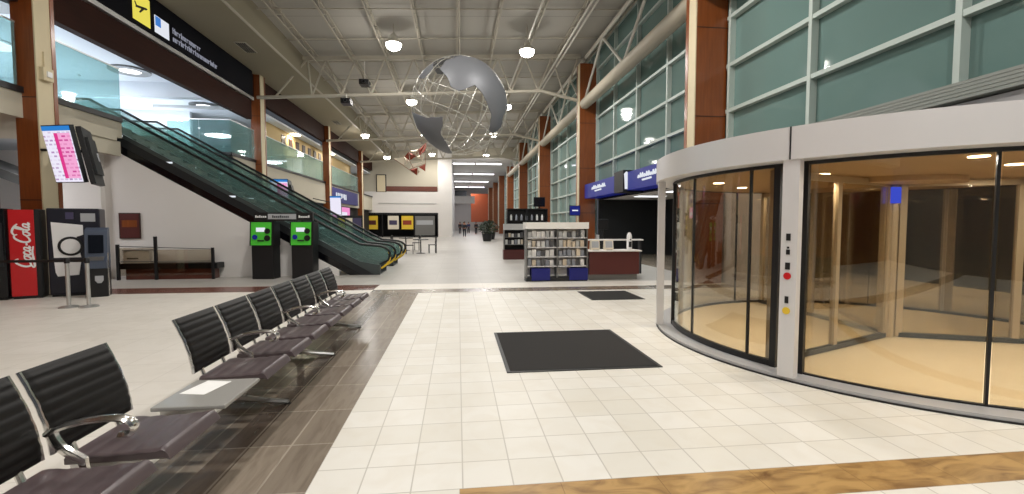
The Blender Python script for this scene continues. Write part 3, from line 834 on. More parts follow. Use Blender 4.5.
def bench(label, y0, slots, arms, legs):
    """slots: 's' seat or 't' table, .6 m pitch"""
    t = thing('beam_bench', label, 'bench', (BX, y0, 0), group='airport beam benches')
    L = .6*len(slots)
    MB().bx(-.03, .05, .02, L-.02, .285, .345, None, .008).build('beam', M['chrome'], t)
    for i, k in enumerate(slots):
        a, b = i*.6+.025, i*.6+.575
        if k == 's':
            s = ribbed(*SP, a+.045, b-.005, 'seat', M['leather_seat'], t); s['label'] = 'dark plum leather seat pad'
            MB().bx(-.05, .28, a+.08, a+.14, .345, .392).bx(-.05, .28, b-.14, b-.08, .345, .392).build('seat_bracket', M['alu'], s)
            bk = ribbed(*BP, a+.01, b-.01, 'backrest', M['leather'], t); bk['label'] = 'black ribbed leather backrest'
            for y in (a+.004, b-.004):
                pts = [((BP[0][j][0]+BP[1][j][0])/2, y, (BP[0][j][1]+BP[1][j][1])/2) for j in range(0, 49, 4)]
                MB().tube(pts, .0115, 6).build('side_frame', M['chrome'], bk, True)
            MB().tube([(0, a+.12, .345), (-.05, a+.12, .42), (-.085, a+.12, .52)], .016, 8).build('back_bracket', M['chrome'], bk, True)
            MB().tube([(0, b-.12, .345), (-.05, b-.12, .42), (-.085, b-.12, .52)], .016, 8).build('back_bracket', M['chrome'], bk, True)
        else:
            tb = MB().bx(-.015, .425, a+.03, b+.0, .42, .447, None, .008).build('side_table', M['tabletop'], t)
            tb['label'] = 'flat grey table surface between seats'
            MB().bx(-.0, .3, a+.1, a+.16, .345, .42).bx(-.0, .3, b-.16, b-.1, .345, .42).build('table_bracket', M['alu'], tb)
    for i in arms:
        y = i*.6
        am = MB().tube(bez((-.06, y, .59), (.02, y, .64), (.16, y, .652))[:-1]+bez((.16, y, .652), (.31, y, .668), (.325, y, .61))[:-1]+bez((.325, y, .61), (.32, y, .565), (.26, y, .57), 5), .017, 8, flat=1.6).build('armrest', M['chrome'], t, True)
        MB().tube(bez((-.04, y, .60), (-.02, y, .51), (.09, y, .455), 8)+[Vector((.10, y, .40)), Vector((.03, y, .335))], .019, 8, flat=1.4).build('arm_support', M['chrome'], am, True)
    for y in legs:
        lg = MB()
        lg.bx(-.02, .04, y-.03, y+.03, .03, .29, None, .008)
        lg.tube([(-.26, y, .02), (-.1, y, .04), (.01, y, .07), (.16, y, .045), (.40, y, .02)], [.016, .022, .03, .022, .016], 8, flat=1.5)
        l = lg.build('leg', M['alu'], t, True)
        MB().lathe([(.025, 0), (.025, .014)], (-.25, y, 0), 12).lathe([(.025, 0), (.025, .014)], (.39, y, 0), 12).build('foot_pad', M['rubber'], l)
    return t
bench('near black airport bench with a grey table beside its last seat', 1.8, 'sst', (1,), (.6,))
bench('far black airport bench, a long row of seven seats running away', 3.605, 'sssssss', (1, 3, 5), (.6, 2.1, 3.6))
o = MB().bx(-.09, .09, -.13, .13, 0, .002, None, 0, Matrix.Rotation(R(-12), 3, 'Z')).build('white_sheet', M['thin_sheet'], None, loc=(-1.76, 3.4, .4475))  # thin flat white rectangle, slightly turned, on the table top
tag(o, 'thin white sheet lying on the grey bench table', 'thin_sheet')

# ================================================================ VENDING MACHINES
def script_strokes(scale, ox, oz, y):
    """flowing hand-lettered "Coca-Cola" drawn as strokes; u along the word, v across it"""
    S = []
    def C(u, big):
        S.append([(u+1.15*big, 1.45*big), (u+.9*big, 1.8*big), (u+.45*big, 1.75*big), (u+.1*big, 1.1*big), (u+.1*big, .45*big), (u+.4*big, .02), (u+.85*big, .15*big), (u+1.2*big, .5*big)])
    def o(u): S.append([(u+.5, .75), (u+.15, .7), (u, .35), (u+.15, .02), (u+.42, .05), (u+.58, .4), (u+.5, .75), (u+.8, .7)])
    def c(u): S.append([(u+.55, .62), (u+.35, .78), (u+.1, .6), (u+.05, .2), (u+.3, 0), (u+.65, .2)])
    def a(u): S.append([(u+.5, .75), (u+.15, .7), (u, .3), (u+.18, .02), (u+.42, .2), (u+.52, .75)]); S.append([(u+.53, .75), (u+.5, .2), (u+.62, .02), (u+.85, .2)])
    def l(u): S.append([(u, .2), (u+.35, .9), (u+.5, 1.6), (u+.32, 1.75), (u+.22, 1.2), (u+.22, .3), (u+.4, .02), (u+.65, .2)])
    C(0, 1.); o(1.2); c(2.0); a(2.7)
    S.append([(3.55, .42), (3.95, .42)])
    C(4.0, 1.); o(5.2); l(5.9); a(6.55)
    S.append([(.45, .02), (.1, -.28), (.5, -.42), (1.6, -.3), (2.6, -.22), (3.6, -.35)])       # tail of the first C
    S.append([(4.9, 1.75), (5.4, 2.05), (6.2, 1.85), (6.9, 1.4)])                              # swash of the second C
    mb = MB()
    for st in S:
        P = []
        for i in range(len(st)-1):
            p0, p1, p2, p3 = st[max(i-1, 0)], st[i], st[i+1], st[min(i+2, len(st)-1)]
            for q in range(5):
                s = q/5
                P.append([.5*(2*p1[d]+(p2[d]-p0[d])*s+(2*p0[d]-5*p1[d]+4*p2[d]-p3[d])*s*s+(3*p1[d]-p0[d]-3*p2[d]+p3[d])*s**3) for d in (0, 1)])
        P.append(list(st[-1]))
        # word runs upward (bottom to top); across it is -x
        pts = [(ox-(v+.18*0)*scale, y, oz+(u+.22*v)*scale) for u, v in P]
        k = len(pts); w = [scale*(.085+.07*math.sin(PI*i/(k-1))) for i in range(k)]
        mb.tube(pts, w, 6)
    for v in mb.bm.verts: v.co.y = y+(v.co.y-y)*.15
    return mb
t = thing('vending_machine', 'red soda vending machine with white script lettering by the left column', 'vending machine', (-9.253, 10.685, 0), R(25))
box('cabinet', M['red'], 0, .39, 0, .42, .06, 1.88, t, .012)
box('front_frame', M['black'], .39, .47, .0, .42, .0, 1.89, t, .008)
box('plinth', M['black'], .01, .39, .03, .41, 0, .06, t)
box('front_trim', M['darkmetal'], .47, .48, .04, .38, .1, 1.8, t)
script_strokes(.128, .315, .66, -.004).build('script_lettering', M['whitepaint'], t, True)['label'] = 'white script lettering running up the red side'
t = thing('vending_machine', 'black vending machine cut by the left edge beside the red one', 'vending machine', (-10.1, 10.27, 0), R(25))
box('cabinet', M['black_gloss'], 0, .9, 0, .5, .05, 1.9, t, .01)
box('plinth', M['black'], .02, .88, .03, .48, 0, .05, t)
box('window_panel', M['scr_dark'], .05, .65, -.01, 0, .45, 1.75, t)
box('control_strip', M['darkmetal'], .72, .86, -.012, 0, .7, 1.6, t)
box('coin_plate', M['alu'], .76, .82, -.02, -.012, 1.5, 1.55, t)

t = thing('vending_machine', 'black vending machine with white front panels and a black ring emblem', 'vending machine', (-8.75, 10.95, 0), R(25))
def vx(px): return (px-47)*.01626
def vz(py): return (297.5-py)*.02145
box('cabinet', mat('black_machine_side', (18, 18, 34), .35), 0, .87, 0, .58, .04, 1.92, t, .03)
box('plinth', M['black'], .03, .84, .03, .56, 0, .04, t)
mb = MB(); mb.poly([(vx(51.5), 0, vz(222)), (vx(83), 0, vz(225)), (vx(83), 0, vz(235)), (vx(76), 0, vz(237)), (vx(80), 0, vz(258)), (vx(53), 0, vz(258))], None, (0, -.015, 0)); mb.build('upper_panel', M['whitepaint'], t)['label'] = 'white upper front panel'
mb = MB(); mb.poly([(vx(53), 0, vz(261)), (vx(80), 0, vz(261)), (vx(77), 0, vz(276)), (vx(56), 0, vz(277)), (vx(54), 0, vz(273))], None, (0, -.015, 0)); mb.build('lower_panel', M['whitepaint'], t)['label'] = 'white lower front panel'
e = MB().lathe([(.21, -.015), (.21, -.028), (.165, -.028), (.165, -.015)], (vx(70), 0, vz(246.5)), 32, None, 'Y').build('ring_emblem', M['black'], t, True)
MB().lathe([(.16, -.015), (.16, -.024)], (vx(70), 0, vz(246.5)), 28, None, 'Y').build('emblem_disc', M['whitepaint'], e)
box('display', M['badge'], vx(81), vx(96), -.012, 0, vz(221.5), vz(213), t)
box('coin_slot', M['purple'], vx(66), vx(74), -.012, 0, vz(219), vz(212), t)

t = thing('cash_machine', 'slate grey cash machine with dark screen beside the black vending machine', 'cash machine', (-7.9, 10.74, 0), R(25))
box('base', M['black'], 0, .37, .04, .40, 0, .62, t, .015)
mb = MB(); mb.poly([(0, .0, .62), (0, -.02, .78), (0, .1, .86), (0, .16, 1.44), (0, .3, 1.5), (0, .40, 1.5), (0, .40, .62)], None, (.37, 0, 0)); mb.build('upper_body', M['slate'], t)
mb = MB(); mb.poly([(.06, .098, .95), (.31, .098, .95), (.31, .14, 1.34), (.06, .14, 1.34)], None, (0, -.01, 0)); mb.build('screen', M['scr_dark'], t)
mb = MB(); mb.poly([(.06, -.01, .795), (.32, -.01, .795), (.32, .09, .862), (.06, .09, .862)], None, (0, -.005, .012)); mb.build('keypad', M['grey_metal'], t)
box('side_rail', M['chrome'], 0.37, .385, .1, .14, .0, .95, t)
mb = MB(); mb.poly([(.2, .04, .3), (.26, .04, .3), (.3, .04, .36), (.3, .04, .46), (.16, .04, .46), (.16, .04, .36)], None, (0, -.008, 0)); mb.build('badge', M['badge'], t)

# stanchions
def stanchion(x, y, lb):
    t = thing('stanchion', lb, 'stanchion', (x, y, 0), group='retractable belt posts')
    MB().lathe([(.155, 0), (.155, .012), (.13, .03), (.04, .04)], n=24).build('base', M['alu'], t, True)
    MB().lathe([(.033, .03), (.033, .86)], n=14).build('post', M['alu'], t, True)
    MB().lathe([(.042, .84), (.042, .93), (.03, .945)], n=14).build('belt_head', M['black'], t, True)
    return t
s1 = stanchion(-7.33, 9.57, 'metal belt post left of its twin, before the ring emblem machine')
s2 = stanchion(-7.0, 9.59, 'metal belt post right of its twin, before the cash machine')
box('belt', M['black'], -1.9, -.03, -.004, .004, .86, .91, s1)
box('belt', M['black'], -.29, -.04, -.004, .004, .86, .91, s2)

# ================================================================ FLIGHT SCREENS
def arm(t, loc, rz, d):
    # support arm from the screen back to the wall or column, d in room axes
    inv = Matrix.Rotation(-rz, 3, 'Z'); e = inv @ Vector(d)
    MB().tube([(0, .09, .1), (0, .22, .12), e], .03, 8).build('bracket', M['darkmetal'], t)
def screen_set(loc, rz, tilt, lb, full=True, reach=(-.85, .45, .15)):
    t = thing('flight_screen', lb, 'screen', loc, rz, 'flight information screens')
    rot = Matrix.Rotation(R(tilt), 3, 'X')
    def pl(name, m, x0, x1, y0, y1, z0, z1, par=t):
        mb = MB().bx(x0, x1, y0, y1, z0, z1)
        for v in mb.bm.verts: v.co = rot @ v.co
        return mb.build(name, m, par)
    pl('casing', M['darkmetal'], -.4, .4, 0, .09, -.62, .62)
    d = pl('display', M['scr_white_text'] if full else M['scr_white'], -.38, .38, -.012, 0, -.6, .5)
    pl('header_bar', M['scr_blue'], -.38, .38, -.012, 0, .5, .6, d)
    if full:
        pl('pink_column', M['scr_pink_text'], .02, .36, -.016, -.012, -.52, .45, d); pl('magenta_column', M['scr_mag'], -.08, .02, -.016, -.012, -.52, .45, d)
    arm(t, loc, rz, reach)
    t.scale = (.88, 1, .98)
    return t
screen_set((-8.4, 11.0, 3.07), R(-14), 12, 'lit pink and white flight screen beside the nearest left column')
def back_screen(loc, rz, lb, reach=(-.98, .2, .2)):
    t = thing('flight_screen', lb, 'screen', loc, rz, 'flight information screens')
    rot = Matrix.Rotation(R(-10), 3, 'X')
    for nm, m, a in (('casing', M['black'], (-.4, .4, 0, .09, -.62, .62)), ('rear_cover', M['black'], (-.3, .3, -.05, 0, -.4, .4)), ('service_label', M['badge'], (.12, .24, -.056, -.05, -.08, .1)), ('display', M['scr_dark'], (-.38, .38, .09, .1, -.58, .58))):
        mb = MB().bx(*a)
        for v in mb.bm.verts: v.co = rot @ v.co
        mb.build(nm, m, t)
    arm(t, loc, rz, reach)
back_screen((-8.1, 11.42, 3.07), R(114), 'dark rear of a flight screen joined to the lit pink one')
screen_set((-7.5, 20.6, 2.85), R(8), 8, 'pink flight screen glowing beyond the green kiosks', True, (-2.0, .25, .35))
back_screen((-7.17, 21.2, 2.85), R(100), 'dark rear of a flight screen behind the glowing one past the kiosks', (-2.22, .0, .35))
screen_set((-7.9, 31.2, 2.75), R(0), 6, 'small bright white flight screen beside the third left column', False, (-1.6, 0, .45))

# fire alarm box
t = thing('alarm_box', 'small cream alarm box on the nearest left column', 'alarm', (-9.14, 11.58, 4.9))
box('body', M['cream'], 0, .1, -.13, .13, -.14, .14, t, .01); box('lens', M['whitepaint'], .1, .13, -.06, .06, -.06, .06, t); box('conduit', M['cream'], 0, .04, -.02, .02, .14, .5, t)

# ================================================================ KIOSKS
def kiosk(x, lb):
    t = thing('green_kiosk', lb, 'kiosk', (x, 13.8, 0), R(-4), 'green screen kiosks')
    box('body', M['black'], -.3, .3, -.02, .42, 0, .96, t, .015)
    mb = MB(); mb.poly([(-.33, -.06, .96), (-.33, .0, 1.64), (-.33, .38, 1.64), (-.33, .38, .96)], None, (.66, 0, 0)); mb.build('head', M['black'], t)
    mb = MB(); mb.poly([(-.29, -.064, .97), (.27, -.064, .97), (.27, -.006, 1.62), (-.29, -.006, 1.62)], None, (0, -.012, 0)); mb.build('green_face', M['green'], t)['label'] = 'bright green front face'
    box('screen', M['sign_white'], -.14, .1, -.06, -.035, 1.35, 1.47, t)
    MB().lathe([(.08, 0), (.08, .02)], (.17, -.068, 1.37), 18, None, 'Y').build('camera_disc', M['black'], t)
    MB().lathe([(.085, 0), (.085, .02)], (.17, -.088, 1.17), 18, None, 'Y').build('scanner_disc', M['black'], t)
    MB().lathe([(.07, 0), (.07, .02)], (-.17, -.088, 1.2), 18, None, 'Y').build('blue_button', M['blue'], t)
    box('card_slot', M['darkmetal'], -.1, .08, -.09, -.066, 1.08, 1.12, t)
    return t
kiosk(-5.52, 'black kiosk with a lime green face, left of the pair'); kiosk(-4.44, 'black kiosk with a lime green face, right of the pair')
t = thing('kiosk_header', 'black header sign spanning above the two green kiosks', 'sign', (-4.97, 13.9, 1.66))
box('sign_box', M['black'], -.8, .8, 0, .12, 0, .24, t)
box('centre_panel', M['badge'], -.42, .35, -.01, 0, .05, .2, t)
for nm, x0, n in (('left_lettering', -.76, 6), ('right_lettering', .42, 6), ('centre_lettering', -.3, 9)):
    mb = MB()
    for i in range(n): mb.bx(x0+i*.052, x0+i*.052+.034, -.016, -.01 if x0 == -.3 else 0, .09, .09+random.choice((.05, .07)))
    mb.build(nm, M['darkmetal'] if x0 == -.3 else M['whitepaint'], t)
for x in (-.5, .5): box('mount', M['darkmetal'], x-.03, x+.03, .04, .09, -.018, 0, t)

# ================================================================ ESCALATORS
SL = .57
def escalator(y0, lb):
    t = thing('escalator', lb, 'escalator', (-3.3, y0, 0), group='escalators up to the balcony')
    W = 1.35
    def zl(x): return SL*(-x)            # underside, x relative to root
    xt = -7.1; xb = .9
    # truss body
    mb = MB(); prof = [(0, .0), (xt, zl(xt)), (xt-1.5, zl(xt)), (xt-1.5, zl(xt)+.42), (xt+.1, zl(xt)+.42), (.7, .03), (xb, .03), (xb, 0)]
    mb.poly([(x, 0, max(z, 0)) for x, z in prof], None, (0, W, 0)); mb.build('truss_body', M['darkmetal'], t)
    # black underside strip facing the hall
    mb = MB(); mb.poly([(0, -.01, .0), (xt, -.01, zl(xt)-.02), (xt, -.01, zl(xt)+.22), (.35, -.01, .02)], None, (0, .01, 0)); mb.build('soffit_strip', M['black_gloss'], t)
    # steps
    n = 21; mb = MB()
    for i in range(n):
        xa = .45+(xt-.45)*i/n; xc = .45+(xt-.45)*(i+1)/n
        z = .03+(zl(xt)+.4)*(i+1)/n
        mb.bx(xc, xa+.02, .2, W-.2, z-.2, z)
    mb.build('steps', M['grey_metal'], t)
    for y in (.06, W-.06):
        sk = MB(); sk.poly([(.9, y-.05, .02), (.9, y-.05, .3), (.3, y-.05, .42), (xt, y-.05, zl(xt)+.58), (xt-1.4, y-.05, zl(xt)+.58), (xt-1.4, y-.05, zl(xt)+.3), (xt, y-.05, zl(xt)+.24), (.3, y-.05, .05)], None, (0, .1, 0))
        b = sk.build('skirt_panel', M['skirt'], t)
        MB().tube(bez((.93, y, .2), (1.3, y, .4), (1.16, y, .72), 8), .03, 6).build('newel_stripe', M['yellow'], b, True)
        for q in (-1.7, -3.4, -5.1, -6.4): MB().bx(q-.16, q+.16, y-.056, y+.056, zl(q)+.42, zl(q)+.47).build('skirt_light', M['sign_white'], b)
        g = MB(); g.poly([(.95, y-.008, .28), (1.15, y-.008, .5), (1.1, y-.008, .78), (.75, y-.008, .88), (.3, y-.008, .92), (xt, y-.008, zl(xt)+1.02), (xt-1.3, y-.008, zl(xt)+1.02), (xt-1.3, y-.008, zl(xt)+.6), (xt, y-.008, zl(xt)+.6), (.3, y-.008, .4)], None, (0, .016, 0))
        g.build('balustrade_glass', M['escglass'], t)
        MB().tube([(.9, y, .33)]+bez((1.15, y, .45), (1.35, y, .86), (.75, y, .91), 6)+[(.3, y, .95), (xt, y, zl(xt)+1.07), (xt-1.3, y, zl(xt)+1.07)], .04, 8, flat=1.).build('handrail', M['rubber'], t, True)
    return t
escalator(14.55, 'dark glass sided escalator climbing left, the nearer of the pair')
escalator(17.5, 'dark glass sided escalator climbing left, behind the nearer one')
# white stairs panel between them
# guard railing, bench and box in front of the escalator wall
t = thing('guard_railing', 'low railing with black posts before the white escalator wall', 'railing', (-9.55, 14.0, 0))
for x, h in ((.12, 1.0), (1.1, 1.22), (2.6, .9)): box('post', M['black'], x-.035, x+.035, -.03, .03, 0, h, t)
for z in (.52, .95): MB().tube([(.12, 0, z), (2.6, 0, z if z < .9 else .86)], .012, 6).build('rail', M['grey_metal'], t)
MB().bx(.16, 1.06, -.006, .006, .12, .9).build('glass_pane', M['drumglass'], t); MB().bx(1.14, 2.56, -.006, .006, .12, .85).build('glass_pane', M['drumglass'], t)
t = thing('low_bench', 'low black bench with a red brown base behind the guard railing', 'bench', (-9.4, 14.03, 0))
box('top', M['black'], 0, 2.55, 0, .4, .3, .46, t, .01); box('base', M['wood_red'], .1, 2.4, .06, .4, 0, .3, t)
t = thing('white_box', 'white box standing on the black bench behind the guard railing', 'box', (-9.35, 14.07, .46))
box('body', M['whitepaint'], 0, .68, 0, .3, 0, .36, t, .01); box('lid', M['badge'], -.01, .69, -.01, .31, .36, .39, t, .005); box('label_strip', M['grey_metal'], .1, .4, -.006, 0, .12, .16, t)
t = thing('wall_poster', 'red brown poster on the white wall above the bench', 'poster', (-9.62, 14.42, 1.18))
box('panel', M['maroon'], 0, .5, 0, .03, 0, .68, t); box('frame', M['darkbrown'], -.03, .53, .005, .035, -.03, .71, t); box('picture_band', M['wood'], .05, .45, -.006, 0, .3, .5, t)
# red-white menu board in the lit opening under the balcony
t = thing('menu_board', 'red and white board glowing under the balcony behind the flight screen', 'sign', (-12.6, 16.1, 2.1))
box('panel', M['scr_white'], 0, 2.1, 0, .06, -.55, .2, t); box('red_end', glow('red_sign_glow', (226, 70, 50), .8), .02, .35, -.01, 0, -.5, .17, t); box('line', M['red'], .5, 1.9, -.01, 0, -.05, -.02, t)
box('stand', M['darkmetal'], 1.0, 1.1, .07, .12, -2.1, -.55, t)

# ================================================================ LEFT SHOPS past the escalators
struct(box('wall_shopfront', M['dark'], XL-.6, XL-.4, 20.7, YF, 0, 3.0))
pan = [(21.0, 'purple', 'slate purple shop panel nearest behind the escalators'), (22.6, 'maroon', 'dark red shop panel behind the escalators'), (24.4, 'bluedark', 'deep blue shop panel past the glowing flight screen'),
       (26.4, 'darkbrown', 'dark brown shop panel before the third left column'), (28.6, 'purple', 'slate purple shop panel near the third left column'), (30.8, 'wood_red', 'red brown shop panel right at the third left column')]
for y, m, lb in pan:
    t = thing('shop_poster', lb, 'poster', (XL-.38, y, .1), group='coloured panels of the left shopfront')
    box('board', M[m], 0, .08, 0, 1.5, 0, 2.7, t); box('frame', M['darkmetal'], 0, .1, 1.5, 1.58, 0, 2.75, t)
    for j in range(3): box('print', random.choice(GOODS[:5]), .08, .09, .2+.42*j, .5+.42*j, 1.1+.2*(j % 2), 1.7+.3*(j % 2), t)
t = thing('shop_sign', 'dark blue shop sign with white marks under the farthest left balcony', 'sign', (XL+.02, 35.6, 3.2))
box('sign_box', M['bluedark'], 0, .15, 0, 9.0, 0, 1.1, t)
mb = MB()
for i in range(7): mb.bx(.15, .165, 1.2+i*.5, 1.5+i*.5, .35+.08*math.sin(i*2), .75)
mb.build('lettering', M['sign_white'], t)
t = thing('shop_sign', 'pale pink lit sign under the dark blue shop sign', 'sign', (XL+.02, 36.0, 2.0))
box('sign_box', M['scr_pink'], 0, .1, 0, 5.5, 0, .9, t); box('frame', M['darkmetal'], -.02, .04, -.05, 5.55, -.05, .95, t); box('white_band', M['scr_white'], .1, .11, .3, 4.5, .2, .5, t)

# ================================================================ FAR WALL and corridor
struct(box('wall_far', M['beige'], -14, -2.0, YF, YF+.3, 2.75, 10.2))
struct(box('wall_far', M['white'], -10.3, -2.0, YF-.15, YF, 2.75, 5.1))
struct(box('trim_10', M['wood_red'], -8.9, -2.3, YF-.17, YF, 5.15, 5.7))
struct(box('trim_11', M['alu'], -8.8, -2.4, YF-.2, YF-.15, 3.75, 3.85))
struct(box('wall_far', M['beige'], -2.0, XW+.3, YF, YF+.3, 9.05, 10.4))
struct(box('wall_far_pier', M['white'], -2.2, -.65, YF-.6, YF+.3, 0, 10.2))
struct(box('wall_far', M['dark'], -14, -2.0, YF+4, YF+4.2, 0, 2.75))
struct(box('wall_far', M['white'], -10.8, -10.2, YF-.15, YF+.2, 0, 2.75))
struct(box('door_1', M['cream'], -8.9, -8.0, YF-.2, YF-.02, 5.1, 6.9))
struct(box('trim_12', M['darkmetal'], -9.0, -7.9, YF-.18, YF-.01, 5.05, 7.0))
# corridor beyond
struct(box('ceiling_corridor', M['white'], -.7, XW+.3, YF, 100, 8.95, 9.05))
struct(box('wall_corridor', M['white'], -.85, -.65, YF+.3, 100, 0, 8.95))
struct(box('wall_end', M['white'], -.8, XW+.3, 100, 100.2, 0, 8.95))
struct(box('wall_end', M['orange'], 2.6, 6.0, 92, 92.3, 1.8, 7.4))
struct(box('trim_13', M['white'], -.6, 3.2, 88, 88.4, 5.3, 6.7))
struct(box('trim_14', M['darkmetal'], -.6, 1.8, 95, 95.4, 7.0, 8.2))
for k, y in enumerate((55.0, 66.5, 78.5, 90.5)):
    for x0, x1, s in ((-.55, 2.0, 'left'), (2.2, 5.2, 'right')):
        t = thing('light_strip', '%s half of the %s bright light strip across the far corridor ceiling' % (s, ('first', 'second', 'third', 'last')[k]), 'ceiling light', (x0, y, 8.6), group='light strips in the far corridor')
        box('housing', M['whitepaint'], 0, x1-x0, -.2, .2, .0, .12, t); box('diffuser', M['tube'], .02, x1-x0-.02, -.22, .18, -.06, 0, t)
        for hx in (.3, x1-x0-.3): box('hanger', M['steel'], hx-.01, hx+.01, -.01, .01, .12, .35, t)
    light('AREA', (2.3, y, 8.4), 260, (.97, .96, 1), 3., None, None, 'strip_light')
# things of the far shop
t = thing('storefront', 'far shop opening with coloured posters under the white wall', 'shop', (-10.2, YF, 0))
box('header', M['darkmetal'], 0, 8.0, -.1, 0, 2.55, 2.75, t)
for i, (x0, x1, m) in enumerate(((.2, 1.3, 'yellow'), (2.4, 3.6, 'kite_white'), (3.9, 5.2, 'yellow'), (5.4, 7.6, 'grey_metal'))):
    p = box('poster', M[m], x0, x1, -.06, -.02, .9 if m != 'grey_metal' else .2, 2.4, t)
    MB().bx(x0+.15, x1-.2, -.075, -.06, 1.4, 1.9).build('print', (M['maroon'], M['purple'], M['kite_red'], M['badge'])[i], p)
for x in (0, 1.8, 5.3, 7.9): box('frame_post', M['black'], x-.05, x+.05, -.08, 0, 0, 2.55, t)
t = thing('display_stand', 'tall framed display stand with yellow and purple stripes near the far shop', 'display', (-5.4, 24, 0), R(8))
box('frame', M['black'], -.62, .62, -.03, .05, .55, 1.98, t); box('yellow_stripe', M['yellow'], -.56, -.24, -.04, -.03, .6, 1.85, t); box('pink_stripe', M['kite_white'], -.2, .12, -.04, -.03, .75, 1.85, t); box('purple_stripe', M['purple'], .14, .55, -.04, -.03, .75, 1.85, t)
for x in (-.5, .5): box('leg', M['darkmetal'], x-.04, x+.04, -.02, .04, .0, .55, t)
box('base', M['maroon'], -.55, .55, -.2, .22, 0, .12, t)
def cafe_table(x, y, lb):
    t = thing('cafe_table', lb, 'table', (x, y, 0), group='cafe tables by the far shop')
    MB().lathe([(.4, .71), (.41, .73), (.4, .75)], n=24).build('top', M['darkmetal'], t, True); MB().lathe([(.03, .03), (.03, .71)], n=10).build('column', M['black'], t); MB().lathe([(.25, 0), (.24, .02), (.04, .05)], n=20).build('base', M['black'], t, True)
def cafe_chair(x, y, rz, lb):
    t = thing('cafe_chair', lb, 'chair', (x, y, 0), rz, 'cafe chairs by the far shop')
    box('seat', M['black'], -.21, .21, -.21, .21, .43, .47, t, .01); box('backrest', M['black'], -.2, .2, .17, .21, .62, .9, t, .01)
    for sx in (-.18, .18):
        box('leg', M['darkmetal'], sx-.015, sx+.015, -.19, -.16, 0, .43, t); box('leg', M['darkmetal'], sx-.015, sx+.015, .16, .2, 0, .66, t)
cafe_table(-1.95, 24.6, 'dark cafe table nearest the white pier'); cafe_table(-3.0, 27.2, 'dark cafe table behind, towards the posters')
cafe_chair(-1.35, 24.7, R(-80), 'black cafe chair right of the nearest cafe table'); cafe_chair(-2.5, 24.3, R(95), 'black cafe chair left of the nearest cafe table')
cafe_chair(-2.4, 27.4, R(-100), 'black cafe chair right of the farther cafe table'); cafe_chair(-3.6, 27.1, R(80), 'black cafe chair left of the farther cafe table')

# ================================================================ PEOPLE (far off)
def person(x, y, rz, lb, top, stride=.12):
    t = thing('person', lb, 'person', (x, y, 0), rz, 'people far down the corridor')
    def skin(name, m, verts, edges, rad, par):
        me = bpy.data.meshes.new(name); me.from_pydata(verts, edges, []); me.materials.append(m)
        o = bpy.data.objects.new(name, me); COL.objects.link(o); o.parent = par
        sm = o.modifiers.new('skin', 'SKIN'); sv = me.skin_vertices[0].data
        for i, r in enumerate(rad): sv[i].radius = (r, r*(.8 if r > .1 else 1)); sv[i].use_root = i == 0
        sb = o.modifiers.new('sub', 'SUBSURF'); sb.levels = 1; sb.render_levels = 1
        return o
    s = stride
    V = [(0, 0, .95), (0, 0, 1.2), (0, 0, 1.42), (0, .01, 1.52), (0, .02, 1.6), (0, .01, 1.70),
         (.17, 0, 1.4), (.21, s*.5, 1.13), (.2, s*.9, .9), (-.17, 0, 1.4), (-.21, -s*.5, 1.13), (-.2, -s*.6, .9),
         (.09, 0, .9), (.1, -s*.4, .5), (.1, -s*1.2, .08), (.1, -s*1.2+.16, .04), (-.09, 0, .9), (-.1, s*.6, .5), (-.1, s*.8, .08), (-.1, s*.8+.16, .04)]
    E_ = [(0, 1), (1, 2), (2, 3), (3, 4), (4, 5), (2, 6), (6, 7), (7, 8), (2, 9), (9, 10), (10, 11), (0, 12), (12, 13), (13, 14), (14, 15), (0, 16), (16, 17), (17, 18), (18, 19)]
    rad = [.14, .13, .14, .055, .09, .075, .07, .048, .04, .07, .048, .04, .09, .065, .045, .04, .09, .065, .045, .04]
    skin('body', M['skin'], V, E_, rad, t)
    skin('top', top, [(0, 0, .93), (0, 0, 1.2), (0, 0, 1.42), (.18, 0, 1.4), (.215, s*.5, 1.13), (.2, s*.85, .95), (-.18, 0, 1.4), (-.215, -s*.5, 1.13), (-.2, -s*.55, .95)], [(0, 1), (1, 2), (2, 3), (3, 4), (4, 5), (2, 6), (6, 7), (7, 8)], [.16, .15, .16, .085, .062, .052, .085, .062, .052], t)
    skin('trousers', M['cloth_dark'], [(0, 0, .96), (.09, 0, .9), (.1, -s*.4, .5), (.1, -s*1.2, .1), (-.09, 0, .9), (-.1, s*.6, .5), (-.1, s*.8, .1)], [(0, 1), (1, 2), (2, 3), (0, 4), (4, 5), (5, 6)], [.155, .105, .08, .062, .105, .08, .062], t)
    MB().lathe([(.0005, 1.79), (.06, 1.775), (.098, 1.72), (.1, 1.66), (.0005, 1.65)], (0, -.005, 0), 14).build('hair', M['black'], t, True)
person(.75, 52.5, 0, 'person in dark clothes walking nearest down the middle of the far corridor', M['cloth_dark'])
person(.3, 66, R(180), 'person in dark clothes by the left wall of the corridor', M['cloth_dark'], .05)
person(1.6, 70, R(20), 'person in blue top standing farther along the corridor', M['cloth_blue'], .05)
person(2.5, 64, R(160), 'person in dark clothes beside the corridor planters', M['cloth_dark'], .04)
person(1.0, 82, R(0), 'person in blue top farthest down the corridor', M['cloth_blue'], .08)

